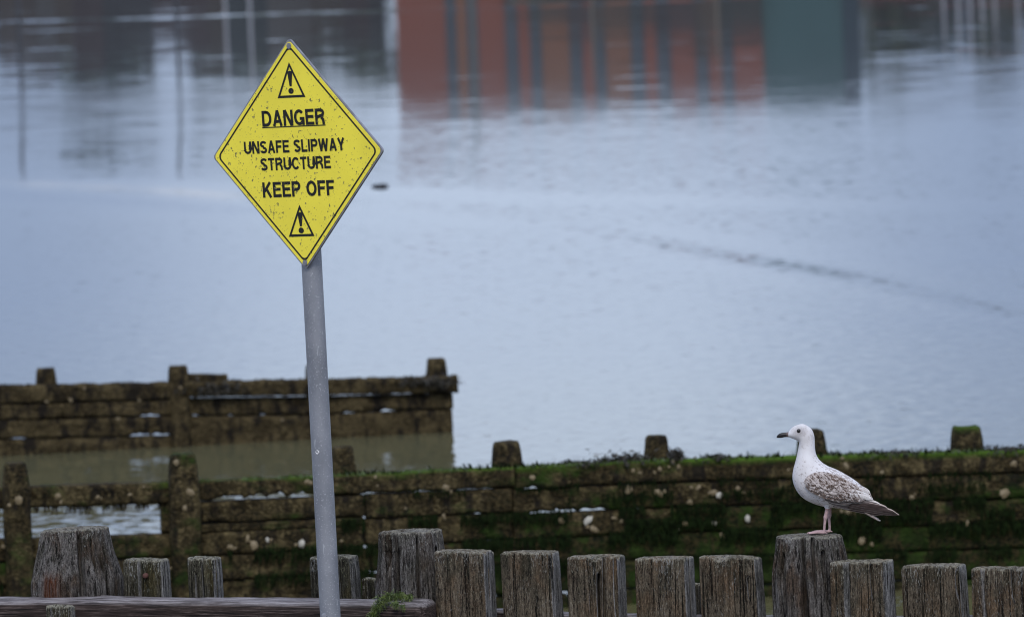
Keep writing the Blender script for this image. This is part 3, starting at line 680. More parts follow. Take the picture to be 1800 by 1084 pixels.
# ------------------------------------------------------------------ groynes in the water
class Groyne:
    def __init__(s, label, pxa, Ya, pxb, Yb, pyref, mat, group):
        a = at(pxa, pyref, Ya); b = at(pxb, pyref, Yb)
        e = Vector((b.x - a.x, b.y - a.y, 0)).normalized(); s.yaw = math.atan2(e.y, e.x); s.n = Vector((e.y, -e.x, 0))
        s.o = Vector(((a.x + b.x) / 2, (a.y + b.y) / 2, 0)); s.mat = mat
        s.root = thing('timber_groyne', label, 'groyne', s.o, s.yaw, group)
        s.inv = (Matrix.Translation(s.o) @ Matrix.Rotation(s.yaw, 4, 'Z')).inverted()
    def uz(s, px, py, off=0):
        p = s.inv @ on_plane(px, py, s.o + s.n * off, s.n); return p.x, p.z
    def plank(s, top, bot, thick, off, seed, gaps=(), rag=.006, ragtop=None, step=.02, name='plank', tp=0.0):
        """top/bot: photo pixels along both edges on the front face; gaps = [(px0, px1, pixels)] where the lower edge is eaten away"""
        T = [s.uz(px, py, off) for px, py in top]; B = [s.uz(px, py, off) for px, py in bot]
        x0 = max(T[0][0], B[0][0]); x1 = min(T[-1][0], B[-1][0]); n = max(4, int((x1 - x0) / step))
        ragtop = rag if ragtop is None else ragtop
        gp = []
        for (a, c, hpx) in gaps:
            ya = lerp_list([(p[0], p[1]) for p in bot], a)
            ua = s.uz(a, ya, off)[0]; uc = s.uz(c, ya, off)[0]; gp.append((ua, uc, s.uz(a, ya - hpx, off)[1] - s.uz(a, ya, off)[1]))
        V = []; F = []; tz = []; bz = []; m = 8; ring = 2 * (m + 1)
        for i in range(n + 1):
            x = x0 + (x1 - x0) * i / n
            zt = lerp_list(T, x) + ragtop * (nz(x * 9, seed, 1) + .6 * nz(x * 28, seed, 5)); zb = lerp_list(B, x) + rag * (nz(x * 11, seed, 9) + .7 * nz(x * 37, seed, 3))
            for (ua, uc, hh) in gp:
                if ua < x < uc: zb += hh * max(0, .55 + 1.1 * nz(x * 23, seed, 7)) * min(1, (x - ua) / .05, (uc - x) / .05)
            for k in range(m + 1):
                t_ = k / m; z = zt + (zb - zt) * t_
                g = .014 * nz(x * 6, z * 9, seed) + .010 * nz(x * 22, z * 26, seed + 3) + .006 * nz(x * 60, z * 60, seed)
                rd = .012 if k in (0, m) else 0
                V.append((x, -off - g + rd, z)); tz.append(t_ * (zt - zb)); bz.append((1 - t_) * (zt - zb))
            for k in range(m + 1):
                t_ = 1 - k / m; z = zt + (zb - zt) * t_
                V.append((x, -off + thick, z)); tz.append(t_ * (zt - zb)); bz.append((1 - t_) * (zt - zb))
        for i in range(n):
            for k in range(ring):
                k2 = (k + 1) % ring; F.append((i * ring + k, i * ring + k2, (i + 1) * ring + k2, (i + 1) * ring + k))
        F.append(tuple(range(ring - 1, -1, -1))); F.append(tuple(range(n * ring, (n + 1) * ring)))
        o = mesh_obj(name, V, F, s.mat, s.root, True); fattr(o, 'tz', tz); fattr(o, 'bz', bz); fattr(o, 'topplank', [tp] * len(tz))
        sm = [(i % ring) < m for i in range(n * ring)] + [False, False]
        o.data.polygons.foreach_set('use_smooth', sm); return o
    def post(s, pl, pr, ytop, off, seed, flare=1.2, zlow=-.6, tap=.16):
        a = s.uz(pl, ytop, off); b = s.uz(pr, ytop, off); W = b[0] - a[0]; H = (a[1] + b[1]) / 2; cx = (a[0] + b[0]) / 2
        NP = 36; V = []; F = []; tz = []
        zs = [0, .006, .02, .05, .08, .11, .14, .17, .2, .25, .3, .4, .5, .7, H - zlow]
        for dz in zs:
            f = 1 + (flare - 1) * min(1, dz / tap); sh = .86 if dz == 0 else (.95 if dz < .01 else 1)
            for k in range(NP):
                th = 2 * math.pi * k / NP; ct, st = math.cos(th), math.sin(th); r = 1 / (abs(ct) ** 4 + abs(st) ** 4) ** .25
                g = 1 + .07 * nz(ct * 1.6 + seed, st * 1.6, dz * 6) + .05 * nz(ct * 5 + seed, st * 5, dz * 14)
                x = W / 2 * r * ct * f * sh * g; y = W / 2 * r * st * f * sh * g
                V.append((cx + x, -off + W / 2 + y, H - dz + (.01 * nz(x * 20, y * 20, seed) if dz < .03 else 0))); tz.append(dz)
        for j in range(len(zs) - 1):
            for k in range(NP):
                k2 = (k + 1) % NP; F.append((j * NP + k, (j + 1) * NP + k, (j + 1) * NP + k2, j * NP + k2))
        F.append(tuple(range(NP)))
        o = mesh_obj('post', V, F, s.mat, s.root, True); fattr(o, 'tz', tz); fattr(o, 'bz', [.3] * len(tz)); fattr(o, 'topplank', [.45 if seed == 7 else 0.0] * len(tz)); return o
    def shells(s, pts, off, seed):
        rg = random.Random(seed)
        protos = []
        for mt in (M_SHELL, M_SHELLW):
            V = []; F = []; n = 12
            for j, (rr, hh) in enumerate(((1, 0), (.8, .35), (.45, .7), (.12, .85))):
                for k in range(n):
                    th = 2 * math.pi * k / n; q = rr * (1 + .3 * nz(math.cos(th) * 1.3, math.sin(th) * 1.3, j + 5 * len(protos)) + .1 * math.cos(5 * th)); V.append((math.cos(th) * q, -hh * .7, math.sin(th) * q))
            for j in range(3):
                for k in range(n): F.append((j * n + k, j * n + (k + 1) % n, (j + 1) * n + (k + 1) % n, (j + 1) * n + k))
            F.append(tuple(range(3 * n, 4 * n)))
            me = bpy.data.meshes.new('shell'); me.from_pydata(V, [], F); me.materials.append(mt); protos.append(me)
        for (px, py, r, w) in pts:
            u, z = s.uz(px, py, off); o = bpy.data.objects.new('shell', protos[w]); C.objects.link(o); o.parent = s.root
            o.location = (u, -off - .004, z); q = r / 288 * rg.uniform(.55, .95)
            o.scale = (q * rg.uniform(.6, 1.5), q * .6, q * rg.uniform(.6, 1.3)); o.rotation_euler = (rg.uniform(-.3, .3), rg.uniform(0, 6), rg.uniform(-.3, .3))
    def fringe(s, pxs, pys, off, n, length, mat, name, seed, updir=1, dens=None, depth=.08):
        rg = random.Random(seed); vs = []; fs = []
        for i in range(n):
            px = rg.uniform(pxs[0], pxs[1]); py = lerp_list(pys, px)
            if dens and nz(px * dens, seed) < -.05 : continue
            u, z = s.uz(px, py, off); k = length * rg.uniform(.3, 1.2); w = rg.uniform(.003, .008)
            y = -off + rg.uniform(-.01, depth); dx = rg.gauss(0, .5 if updir > 0 else .16) * k; dy = rg.gauss(0, .4 if updir > 0 else .1) * k
            if updir < 0: w *= .6; py += rg.uniform(-7, 5); u, z = s.uz(px, py, off)
            b0 = len(vs); vs += [(u - w, y, z - .004 * updir), (u + w, y, z - .004 * updir), (u + w * .6 + dx * .5, y + dy * .5, z + updir * k * .7), (u + dx, y + dy, z + updir * k)]
            fs.append((b0, b0 + 1, b0 + 2, b0 + 3))
        o = mesh_obj(name, vs, fs, mat, s.root); o['kind'] = 'stuff'; return o

GRP = 'timber groynes standing in the water'
g2 = Groyne('middle timber groyne coated in mud and green algae, dotted with shells, behind the near posts', 0, 51.6, 1800, 52.4, 850, M_G2, GRP)
Y0 = [(-640, 878), (-60, 859), (60, 855), (290, 848), (350, 846), (560, 837), (620, 834), (870, 823), (1130, 810), (1450, 801), (1800, 791), (1900, 788), (2300, 775)]
def yl(off, x0, x1):
    ks = [x0] + [p[0] for p in Y0 if x0 < p[0] < x1] + [x1]
    return [(x, lerp_list(Y0, x) + off) for x in ks]
g2.plank(yl(0, -640, 300), yl(37, -640, 300), .10, 0.06, 11, [], .003, .006, tp=1.0)
g2.plank(yl(0, 336, 905), yl(34, 336, 905), .10, 0.06, 12, [(375, 560, 10), (635, 660, 5)], .003, .006, tp=1.0)
g2.plank(yl(0, 906, 1420), yl(39, 906, 1420), .10, 0.06, 13, [(918, 952, 7)], .003, .006, tp=1.0)
g2.plank(yl(0, 1421, 2300), yl(40, 1421, 2300), .10, 0.062, 14, [], .003, .006, tp=1.0)
g2.plank(yl(37, 338, 642), yl(74, 338, 642), .10, 0.05, 15, [], .003, .003)
g2.plank(yl(37, 643, 901), yl(79, 643, 901), .10, 0.053, 16, [(820, 850, 5), (700, 712, 6)], .003, .003)
g2.plank(yl(40.6, 902, 1402), yl(83, 902, 1402), .10, 0.05, 17, [(918, 1075, 7), (1115, 1130, 6)], .003, .003)
g2.plank(yl(41.2, 1403, 2300), yl(84, 1403, 2300), .10, 0.058, 18, [], .003, .003)
g2.plank(yl(91, -640, 640), yl(131, -640, 640), .10, 0.053, 19, [], .003, .003)
g2.plank(yl(76, 338, 640), yl(90, 338, 640), .10, 0.045, 29, [], .003, .003)
g2.plank(yl(80.4, 641, 902), yl(127, 641, 902), .10, 0.05, 20, [(850, 890, 4)], .003, .003)
g2.plank(yl(84.6, 903, 2300), yl(128, 903, 2300), .10, 0.047, 21, [], .003, .003)
g2.plank(yl(132.4, -640, 650), yl(175, -640, 650), .10, 0.05, 22, [], .003, .003)
g2.plank(yl(128.5, 651, 2300), yl(172, 651, 2300), .10, 0.045, 23, [], .003, .003)
g2.plank(yl(176.3, -640, 700), yl(225, -640, 700), .10, 0.047, 24, [], .003, .003)
g2.plank(yl(173.2, 701, 2300), yl(222, 701, 2300), .10, 0.043, 25, [], .003, .003)
g2.plank(yl(228, -640, 1000), yl(290, -640, 1000), .10, 0.045, 26, [], .003, .003)
g2.plank(yl(225, 1001, 2300), yl(290, 1001, 2300), .10, 0.041, 27, [], .003, .003)
g2.plank([(283, 886), (316, 884)], [(283, 938), (316, 936)], .10, .04, 28, [], .004, .004, .01, 'block')
for (a, b_, y, off, sd) in ((-312, -270, 827, .16, 8), (-600, -558, 838, .16, 9), (2020, 2066, 742, -.02, 10), (8, 47, 815, .16, 1), (301, 344, 799, .16, 2), (586, 622, 786, -.02, 3), (871, 914, 778, -.02, 4), (1138, 1174, 767, -.02, 5), (1408, 1450, 757, -.02, 6), (1680, 1725, 751, -.02, 7)):
    g2.post(a, b_, y, off, sd, 1.28 if sd > 2 else 1.25)
sh = [(660, 838, 6, 0), (757, 850, 7, 0), (783, 857, 6, 0), (713, 893, 6, 0), (540, 846, 7, 0), (473, 905, 8, 0), (470, 948, 5, 1), (435, 945, 7, 0), (446, 957, 7, 0), (610, 935, 7, 0), (530, 955, 10, 1), (600, 950, 5, 0),
      (101, 872, 8, 0), (167, 869, 7, 0), (172, 873, 5, 0), (228, 869, 6, 0), (253, 855, 5, 0), (40, 874, 7, 0), (22, 953, 8, 0), (22, 997, 8, 0), (55, 990, 6, 0), (210, 1000, 7, 0), (300, 998, 6, 0),
      (936, 839, 6, 0), (1113, 827, 7, 0), (1133, 827, 7, 0), (1160, 824, 6, 0), (1193, 820, 8, 0), (1183, 812, 5, 0), (1208, 838, 8, 0), (1228, 856, 7, 0), (1255, 865, 6, 0), (1247, 866, 6, 0), (1264, 870, 7, 1), (1212, 882, 6, 0), (1105, 860, 6, 0),
      (1158, 866, 9, 0), (1045, 866, 8, 0), (1033, 914, 9, 1), (986, 914, 8, 0), (1046, 930, 7, 0), (1060, 930, 7, 0), (1256, 919, 8, 1), (1314, 911, 7, 1), (1204, 920, 7, 0), (1348, 833, 6, 0), (1297, 858, 6, 0), (1270, 940, 8, 0), (1080, 910, 6, 0), (1300, 880, 5, 0),
      (1487, 819, 8, 0), (1550, 830, 6, 0), (1602, 874, 7, 0), (1652, 808, 6, 0), (1782, 814, 8, 0), (1765, 866, 11, 0), (1490, 900, 6, 0), (1510, 901, 7, 0), (1515, 950, 8, 0), (1700, 920, 6, 0), (1400, 826, 6, 0), (1640, 905, 5, 0), (780, 905, 6, 0), (700, 935, 5, 0), (405, 962, 6, 0), (820, 930, 6, 0)]
_r = random.Random(8); g2.shells([q for i, q in enumerate(sh) if i % 4 != 1 or q[3]], .062, 4)
g2.shells([(q[0] + _r.gauss(0, 9), q[1] + _r.gauss(0, 6), q[2] * .6, 0) for i, q in enumerate(sh) if i % 2 == 0], .06, 9)
g2.shells([(310, 812, 6, 0), (335, 865, 11, 0), (325, 893, 7, 0), (33, 878, 9, 0), (16, 888, 7, 0)], .185, 5)
g2.fringe((350, 1880), Y0, .06, 1500, .016, M_ALGAE, 'algae_fringe', 1, 1, .011)
g2.fringe((600, 1880), Y0, .06, 500, .034, M_DGREEN, 'weed_fringe', 3, 1, .02)
for jo, x0, x1, nn, ln, sd in ((39, 640, 1880, 900, .04, 31), (84, 600, 1880, 2200, .07, 32), (128, 400, 1880, 2600, .08, 33), (172, 0, 1880, 2200, .07, 34), (60, 1000, 1880, 900, .06, 35), (106, 1100, 1880, 1500, .07, 36)):
    g2.fringe((x0, x1), [(x, y + jo) for x, y in Y0], .078, nn, ln, M_DGREEN, 'hanging_weed', sd, -1, .011, .02)
g2.fringe((60, 296), [(x, y + 37) for x, y in Y0], .05, 420, .05, M_G2, 'hanging_weed', 2, -1, .05)
for (px, py, r, sd, lab) in ((1020, 808, (.09, .03, .012), 1, 'thin dark wrack on the green groyne top between two stumps'), (1098, 800, (.075, .03, .03), 2, 'dark wrack heaped against the left of the third stump on the green groyne'),
                             (1187, 797, (.025, .03, .03), 3, 'dark wrack lump behind the right side of the third stump on the green groyne'), (1262, 801, (.05, .03, .012), 4, 'small dark wrack patch alone on the green groyne left of the gull'), (1575, 797, (.09, .03, .01), 5, 'thin dark wrack on the green groyne right of the gull'), (1775, 792, (.09, .03, .014), 6, 'dark wrack on the green groyne at the right edge of the view')):
    u, z = g2.uz(px, lerp_list(Y0, px), .02); w = g2.inv.inverted() @ Vector((u, -.01, z - .005))
    weed_clump('seaweed_clump', lab, w, 420, M_DWEED, sd, r, .035, .5, 'dark wrack on the middle groyne', 0, .006)

g3 = Groyne('far timber groyne of brown muddy planks, its square end standing in open water', 0, 62.4, 800, 62.9, 700, M_G3, GRP)
Z0 = [(-640, 699), (-60, 680), (0, 678), (290, 673), (400, 670), (540, 668), (600, 667), (750, 663), (806, 661)]
def zl(off, x0, x1, tab=Z0):
    ks = [x0] + [p[0] for p in tab if x0 < p[0] < x1] + [x1]
    return [(x, lerp_list(tab, x) + off) for x in ks]
g3.plank(zl(0, -640, 321), [(-640, 727.0), (321, 702)], .10, .06, 31, [], .004, .012)
g3.plank([(-640, 728.4), (316, 703.4)], [(-640, 755.0), (316, 730)], .10, .053, 32, [(235, 285, 4), (170, 176, 4)], .003, .003)
g3.plank([(-640, 756.4), (316, 731.4)], [(-640, 788.0), (316, 764)], .10, .05, 33, [(10, 48, 4), (100, 112, 4), (150, 160, 4), (225, 305, 5)], .003, .003)
g3.plank([(-640, 789.4), (316, 765.4)], [(-640, 854.0), (316, 830)], .10, .045, 34, [], .003, .003)
g3.plank(zl(0, 322, 806), [(322, 698), (540, 695), (806, 690)], .12, .10, 35, [], .008, .016)
g3.plank([(317, 700.5), (560, 697.5), (797, 691.6)], [(317, 731), (560, 728), (797, 718)], .10, .05, 36, [(335, 352, 6), (400, 412, 6), (455, 470, 4), (598, 625, 5), (664, 696, 5)], .003, .003)
g3.plank([(317, 732.4), (560, 729.4), (797, 719.4)], [(317, 800), (560, 780), (797, 775)], .10, .045, 37, [], .003, .003)
g3.plank([(333, 658), (401, 659)], [(333, 672), (401, 671)], .10, .05, 38, [], .004, .005, .01, 'block')
for (a, b_, y, off, sd) in ((-172, -140, 655, -.02, 15), (-420, -388, 663, -.02, 16), (66, 97, 648, -.02, 11), (299, 330, 644, .075, 12), (541, 571, 641, -.02, 13), (754, 784, 631, -.02, 14)):
    g3.post(a, b_, y, off, sd, 1.18, -.6, .1)
g3.shells([(82, 706, 5, 0), (124, 703, 5, 0), (208, 736, 6, 0), (148, 682, 5, 0), (496, 738, 5, 0), (385, 684, 5, 0), (318, 680, 6, 0), (245, 704, 4, 0)], .08, 8)
g3.fringe((-40, 806), Z0, .06, 500, .016, M_G3, 'weed_fringe', 5, 1, .02)
for (px, py, r, sd, lab) in ((372, 686, (.10, .02, .03), 11, 'dark wrack draped below the loose block on the far brown groyne'), (745, 672, (.11, .03, .022), 12, 'dark wrack heaped by the end stump of the far brown groyne')):
    u, z = g3.uz(px, py, .1); w = g3.inv.inverted() @ Vector((u, -.10, z - .01))
    weed_clump('seaweed_clump', lab, w, 500, M_DWEED, sd, r, .04, .5, 'dark wrack on the far groyne', 0, .007)

# small dark debris afloat
def debris():
    p = on_water(668, 332) + Vector((0, 0, .022)); V = []; F = []; n = 16; m_ = 8
    for j in range(m_ + 1):
        ph = math.pi * j / m_
        for k in range(n):
            th = 2 * math.pi * k / n; r = math.sin(ph); g = 1 + .2 * nz(math.cos(th) * 2, math.sin(th) * 2, ph * 2)
            V.append((.088 * r * math.cos(th) * g + .02 * math.cos(ph), .07 * r * math.sin(th) * g, .024 * math.cos(ph) * g + .006))
    for j in range(m_):
        for k in range(n): F.append((j * n + k, (j + 1) * n + k, (j + 1) * n + (k + 1) % n, j * n + (k + 1) % n))
    tag(mesh_obj('floating_debris', V, F, simple('wet_black', (.008, .007, .008), .5), None, True, p), 'small dark lump afloat on the open water just right of the yellow sign', 'debris')
debris()

# ------------------------------------------------------------------ danger sign
def sign():
    YC = 36.1; s_ = PXM / YC
    Cc = at(522.5, 270.5, YC)
    right, up, fwd = CR @ Vector((1, 0, 0)), CR @ Vector((0, 1, 0)), CR @ Vector((0, 0, -1))
    upx, vpx = (149.5, -3.5), (-14.7, -199.0)
    du, dv = -131.4, -11.1
    U = (right * upx[0] - up * upx[1] + fwd * du) / s_; V_ = (right * vpx[0] - up * vpx[1] + fwd * dv) / s_
    L = (U.length + V_.length) / 2
    u = U.normalized(); v = (V_ - u * V_.dot(u)).normalized(); n = u.cross(v)
    foot = at(582, 1084, 36.1)
    pole_top_c = Cc - n * .064
    d = (pole_top_c - foot).normalized()
    base = foot + d * ((GROUND - .3 - foot.z) / d.z)
    root = thing('warning_sign', 'yellow diamond danger sign on a leaning grey metal pole', 'sign', base)
    # pole
    mg = NT('galvanised_steel'); vv = mg.objco(False); n1 = mg.noise(mg.scale(vv, (9, 9, 5)), 1, 6, .6); n2 = mg.noise(vv, 160, 2)
    cc = mg.mix(mg.map(n1, .35, .65), (.19, .20, .225), (.275, .285, .315))
    cc = mg.mix(mg.math('MULTIPLY', mg.map(n2, .62, .70), .6), cc, (.55, .56, .6))
    sc_ = mg.map(mg.noise(mg.scale(vv, (60, 60, 9)), 1, 3, .5, 1.2), .70, .73)
    cc = mg.mix(mg.math('MULTIPLY', sc_, .6), cc, (.55, .57, .6))
    mg.setp(Base_Color=cc, Metallic=.35, Roughness=.55); mg.bump(n2, .15, .002)
    ptop = pole_top_c + v * L * .66
    b = MB(); k = 30
    b.tube([base + (ptop - base) * (i / k) - base for i in range(k + 1)], .0437, 40)
    pole = b.build('pole', mg.m, root, True)
    e = MB(); bp = foot + d * .006 + right * -.028 - fwd * .034
    e.tube([bp - base + fwd * .03, bp - base - fwd * .006, bp - base - fwd * .012], [.013, .013, .008], 12); e.build('bolt', mg.m, pole)
    wp = Vector(pole_top_c + (foot - pole_top_c) * ((793 - 270) / (1084 - 270.0))) - base
    e = MB()
    for (a_, c_) in (((-.030, .0), (-.022, .006)), ((-.022, .006), (-.014, 0)), ((-.014, 0), (-.022, -.01)), ((-.022, -.01), (-.030, 0))):
        pa = wp + right * a_[0] + up * a_[1] - fwd * math.sqrt(.0437 ** 2 - a_[0] ** 2); pb = wp + right * c_[0] + up * c_[1] - fwd * math.sqrt(.0437 ** 2 - c_[0] ** 2)
        e.tube([pa, pb], .0022, 6)
    e.build('sticker_remnant', simple('white_paint', (.8, .8, .8), .5), pole)
    # plate (local frame u,v,n at the centre)
    FR = Matrix((u, v, n)).transposed()
    def W(p, q, z=0): return (Cc - base) + u * (p * L) + v * (q * L) + n * z
    def rdiamond(sz, rad, m_=8):
        pts = []
        for c0 in range(4):
            a0 = math.pi / 2 * c0; cx, cy = math.cos(a0) * (sz - rad * math.sqrt(2)), math.sin(a0) * (sz - rad * math.sqrt(2))
            for i in range(m_ + 1):
                a = a0 - math.pi / 4 + math.pi / 2 * i / m_; pts.append((cx + rad * math.cos(a), cy + rad * math.sin(a)))
        return pts
    def prism(pts, z0, z1, name, mat, parent):
        n_ = len(pts); vs = [W(p, q, z1) for p, q in pts] + [W(p, q, z0) for p, q in pts]
        fs = [tuple(range(n_)), tuple(range(2 * n_ - 1, n_ - 1, -1))] + [(i, n_ + i, n_ + (i + 1) % n_, (i + 1) % n_) for i in range(n_)]
        return mesh_obj(name, vs, fs, mat, parent)
    alu = simple('weathered_aluminium', (.26, .26, .29), .5, .5, .3, 25)
    plate = prism(rdiamond(1.025, .035), -.011, -.001, 'sign_plate', alu, root)
    def paint(name, col, chipc, amount, edge):
        m = NT(name); co = m.objco(False)
        a = m.noise(co, 55, 3, .6); bb = m.noise(co, 130, 2, .6); w_ = m.noise(co, 9, 2)
        f = m.map(m.math('ADD', a, m.math('MULTIPLY', w_, .18)), .735 - amount, .76 - amount)
        f2 = m.map(m.math('ADD', bb, m.math('MULTIPLY', w_, .12)), .76 - amount, .78 - amount)
        big = m.noise(co, 5, 3)
        base_c = m.mix(m.map(big, .3, .7), [c * .93 for c in col], [min(1, c * 1.05) for c in col])
        chip = m.mix(m.map(m.noise(co, 90, 2), .4, .6), chipc[0], chipc[1])
        c = m.mix(m.math('MULTIPLY', m.math('MAXIMUM', f, f2), .9), base_c, chip)
        m.setp(Base_Color=c, Roughness=.42); m.b.inputs['Specular IOR Level'].default_value = .35
        m.bump(m.math('MAXIMUM', f, f2), -.4, .002); return m.m
    yel = paint('worn_yellow_paint', (.90, .765, .065), ((.07, .075, .05), (.34, .30, .08)), .014, 0)
    blk = paint('worn_black_paint', (.010, .010, .009), ((.30, .26, .06), (.12, .12, .10)), -.025, 0)
    face = prism(rdiamond(1.006, .04), -.001, .0012, 'yellow_face', yel, plate)
    # border line
    o1, o2 = rdiamond(.962, .05), rdiamond(.940, .045); n_ = len(o1); z = .0022
    vs = [W(p, q, z) for p, q in o1] + [W(p, q, z) for p, q in o2]
    mesh_obj('border', vs, [(i, (i + 1) % n_, n_ + (i + 1) % n_, n_ + i) for i in range(n_)], blk, plate)
    # bolts / worn corners
    for q in (.955, -.965):
        e = MB(); e.tube([W(.0, q, 0), W(0, q, .004)], .013, 12); e.build('corner_wear', alu, plate)
    # --- pixel -> plate coordinates
    det = upx[0] * vpx[1] - upx[1] * vpx[0]
    def pq(px, py):
        a, b2 = px - 522.5, py - 270.5
        return (a * vpx[1] - b2 * vpx[0]) / det, (b2 * upx[0] - a * upx[1]) / det
    # --- lettering: grotesque capitals drawn as strokes (height 1, stroke .19)
    T = .19; h = T / 2
    def arc(cx, cy, rx, ry, a0, a1, n_=12): return [(cx + rx * math.cos(R(a0 + (a1 - a0) * i / n_)), cy + ry * math.sin(R(a0 + (a1 - a0) * i / n_))) for i in range(n_ + 1)]
    G = {
        'D': (.74, [[(h, 0), (h, 1)], [(h, 1 - h), (.36, 1 - h)] + arc(.33, .5, .41 - h, .5 - h, 90, -90) + [(h, h)]]),
        'A': (.76, [[(.10, 0), (.38, 1)], [(.66, 0), (.38, 1)], [(.18, .30), (.58, .30)]]),
        'N': (.74, [[(h, 0), (h, 1)], [(.74 - h, 0), (.74 - h, 1)], [(.13, .99), (.61, .01)]]),
        'G': (.80, [arc(.40, .5, .40 - h, .5 - h, 40, 330, 22), [(.80 - h, 0), (.80 - h, .5)], [(.44, .42), (.80, .42)]]),
        'E': (.66, [[(h, 0), (h, 1)], [(h, 1 - h), (.65, 1 - h)], [(h, .52), (.60, .52)], [(h, h), (.66, h)]]),
        'F': (.61, [[(h, 0), (h, 1)], [(h, 1 - h), (.61, 1 - h)], [(h, .50), (.55, .50)]]),
        'R': (.74, [[(h, 0), (h, 1)], [(h, 1 - h), (.42, 1 - h)] + arc(.42, .725, .20, .275 - h, 90, -90) + [(h, .45)], [(.46, .45), (.60, .30), (.64, 0)]]),
        'P': (.68, [[(h, 0), (h, 1)], [(h, 1 - h), (.40, 1 - h)] + arc(.40, .69, .19, .31 - h, 90, -90) + [(h, .38 + h)]]),
        'U': (.74, [[(h, 1), (h, .33)] + arc(.37, .33, .37 - h, .33 - h, 180, 360) + [(.74 - h, .33), (.74 - h, 1)]]),
        'S': (.68, [arc(.34, .735, .25, .265 - h, 20, 262, 16) + arc(.34, .265, .25, .265 - h, 82, -160, 16)]),
        'L': (.60, [[(h, 0), (h, 1)], [(h, h), (.60, h)]]),
        'I': (.20, [[(.1, 0), (.1, 1)]]),
        'W': (1.0, [[(.085, 1), (.27, 0)], [(.27, 0), (.5, 1)], [(.5, 1), (.73, 0)], [(.73, 0), (.915, 1)]]),
        'Y': (.72, [[(.09, 1), (.36, .42)], [(.63, 1), (.36, .42)], [(.36, 0), (.36, .45)]]),
        'T': (.64, [[(.32, 0), (.32, 1)], [(0, 1 - h), (.64, 1 - h)]]),
        'C': (.76, [arc(.39, .5, .39 - h, .5 - h, 40, 320, 24)]),
        'K': (.74, [[(h, 0), (h, 1)], [(.62, 1), (.15, .40)], [(.30, .58), (.64, 0)]]),
        'O': (.80, [arc(.40, .5, .40 - h, .5 - h, 0, 360, 30)]),
    }
    def stroke(pts, t_):
        vs = []; n_ = len(pts); closed = (Vector(pts[0]) - Vector(pts[-1])).length < 1e-6
        for i, p in enumerate(pts):
            p = Vector(p)
            a = Vector(pts[i - 1]) if i else (Vector(pts[-2]) if closed else None)
            c = Vector(pts[i + 1]) if i < n_ - 1 else (Vector(pts[1]) if closed else None)
            d1 = (p - a).normalized() if a is not None else (c - p).normalized(); d2 = (c - p).normalized() if c is not None else d1
            t2 = (d1 + d2); t2 = t2.normalized() if t2.length > .01 else d1
            nn = Vector((-t2.y, t2.x)); k_ = 1 / max(.5, nn.dot(Vector((-d1.y, d1.x))))
            vs += [p + nn * t_ / 2 * k_, p - nn * t_ / 2 * k_]
        return vs, [(2 * i, 2 * i + 1, 2 * i + 3, 2 * i + 2) for i in range(n_ - 1)]
    zc = [0.0022]
    def poly_add(mb, strokes, t_, f):
        for st in strokes:
            zc[0] += .00004
            vs, fs = stroke(st, t_); mb.add([W(*f(p.x, p.y), zc[0]) for p in vs], fs)
    def line(text, cx, cy, wpx, hpx, name):
        gap = .085; tot = 0
        for ch in text: tot += (.30 if ch == ' ' else G[ch][0]) + gap
        tot -= gap
        c = pq(cx, cy); wl = wpx / upx[0] ; hl = hpx / abs(vpx[1]); x = 0; mb = MB()
        for ch in text:
            if ch == ' ': x += .30 + gap; continue
            wd, sts = G[ch]; x_ = x
            clip = [[(min(1.5, a), b2) for a, b2 in s2] for s2 in sts]
            poly_add(mb, clip, T, lambda a, b2: (c[0] + ((x_ + a) / tot - .5) * wl, c[1] + (b2 - .5) * hl))
            x += wd + gap
        zc[0] = .0022
        mb.build(name, blk, plate)
    line('DANGER', 516, 206.5, 113, 28, 'lettering')
    line('UNSAFE SLIPWAY', 517.5, 256.5, 181, 22, 'lettering')
    line('STRUCTURE', 520, 287, 126, 22, 'lettering')
    line('KEEP OFF', 525, 332, 129, 27, 'lettering')
    mb = MB(); a, b2 = pq(460, 223.4), pq(574, 221.2); zz = .0024
    t_ = .009; mb.add([W(a[0], a[1] - t_ / 2, zz), W(b2[0], a[1] - t_ / 2, zz), W(b2[0], a[1] + t_ / 2, zz), W(a[0], a[1] + t_ / 2, zz)], [(0, 1, 2, 3)]); mb.build('underline', blk, plate)
    def tri(ax, ay, bx0, bx1, by):
        A = pq(ax, ay); B0 = pq(bx0, by); B1 = pq(bx1, by); c0 = (B0[0] + B1[0]) / 2; yb = (B0[1] + B1[1]) / 2; hw = (B1[0] - B0[0]) / 2; Ht = A[1] - yb
        cx = (c0 + A[0]) / 2; mb = MB(); t2 = .021
        P3 = [(cx, yb + Ht - t2), (cx - hw + t2 * .8, yb + t2 / 2), (cx + hw - t2 * .8, yb + t2 / 2)]
        mid = lambda a, b2: ((a[0] + b2[0]) / 2, (a[1] + b2[1]) / 2)
        m0 = mid(P3[1], P3[2])
        vs, fs = stroke([m0, P3[1], P3[0], P3[2], m0], t2); mb.add([W(p.x, p.y, .0024) for p in vs], fs)
        yt = yb + Ht * .69; y1 = yb + Ht * .32
        ex = [(cx - .029, yt), (cx - .026, yt + .014), (cx, yt + .022), (cx + .026, yt + .014), (cx + .029, yt), (cx + .012, y1), (cx - .012, y1)]
        mb.add([W(p, q, .0025) for p, q in ex], [tuple(range(6, -1, -1))])
        dot = [(cx + .032 * math.cos(R(a * 24)), yb + Ht * .19 + .026 * math.sin(R(a * 24))) for a in range(15)]
        mb.add([W(p, q, .0025) for p, q in dot], [tuple(range(15))])
        mb.build('warning_triangle', blk, plate)
    tri(508.5, 109, 488, 538, 171.5); tri(527.5, 360, 507, 553, 416)
sign()

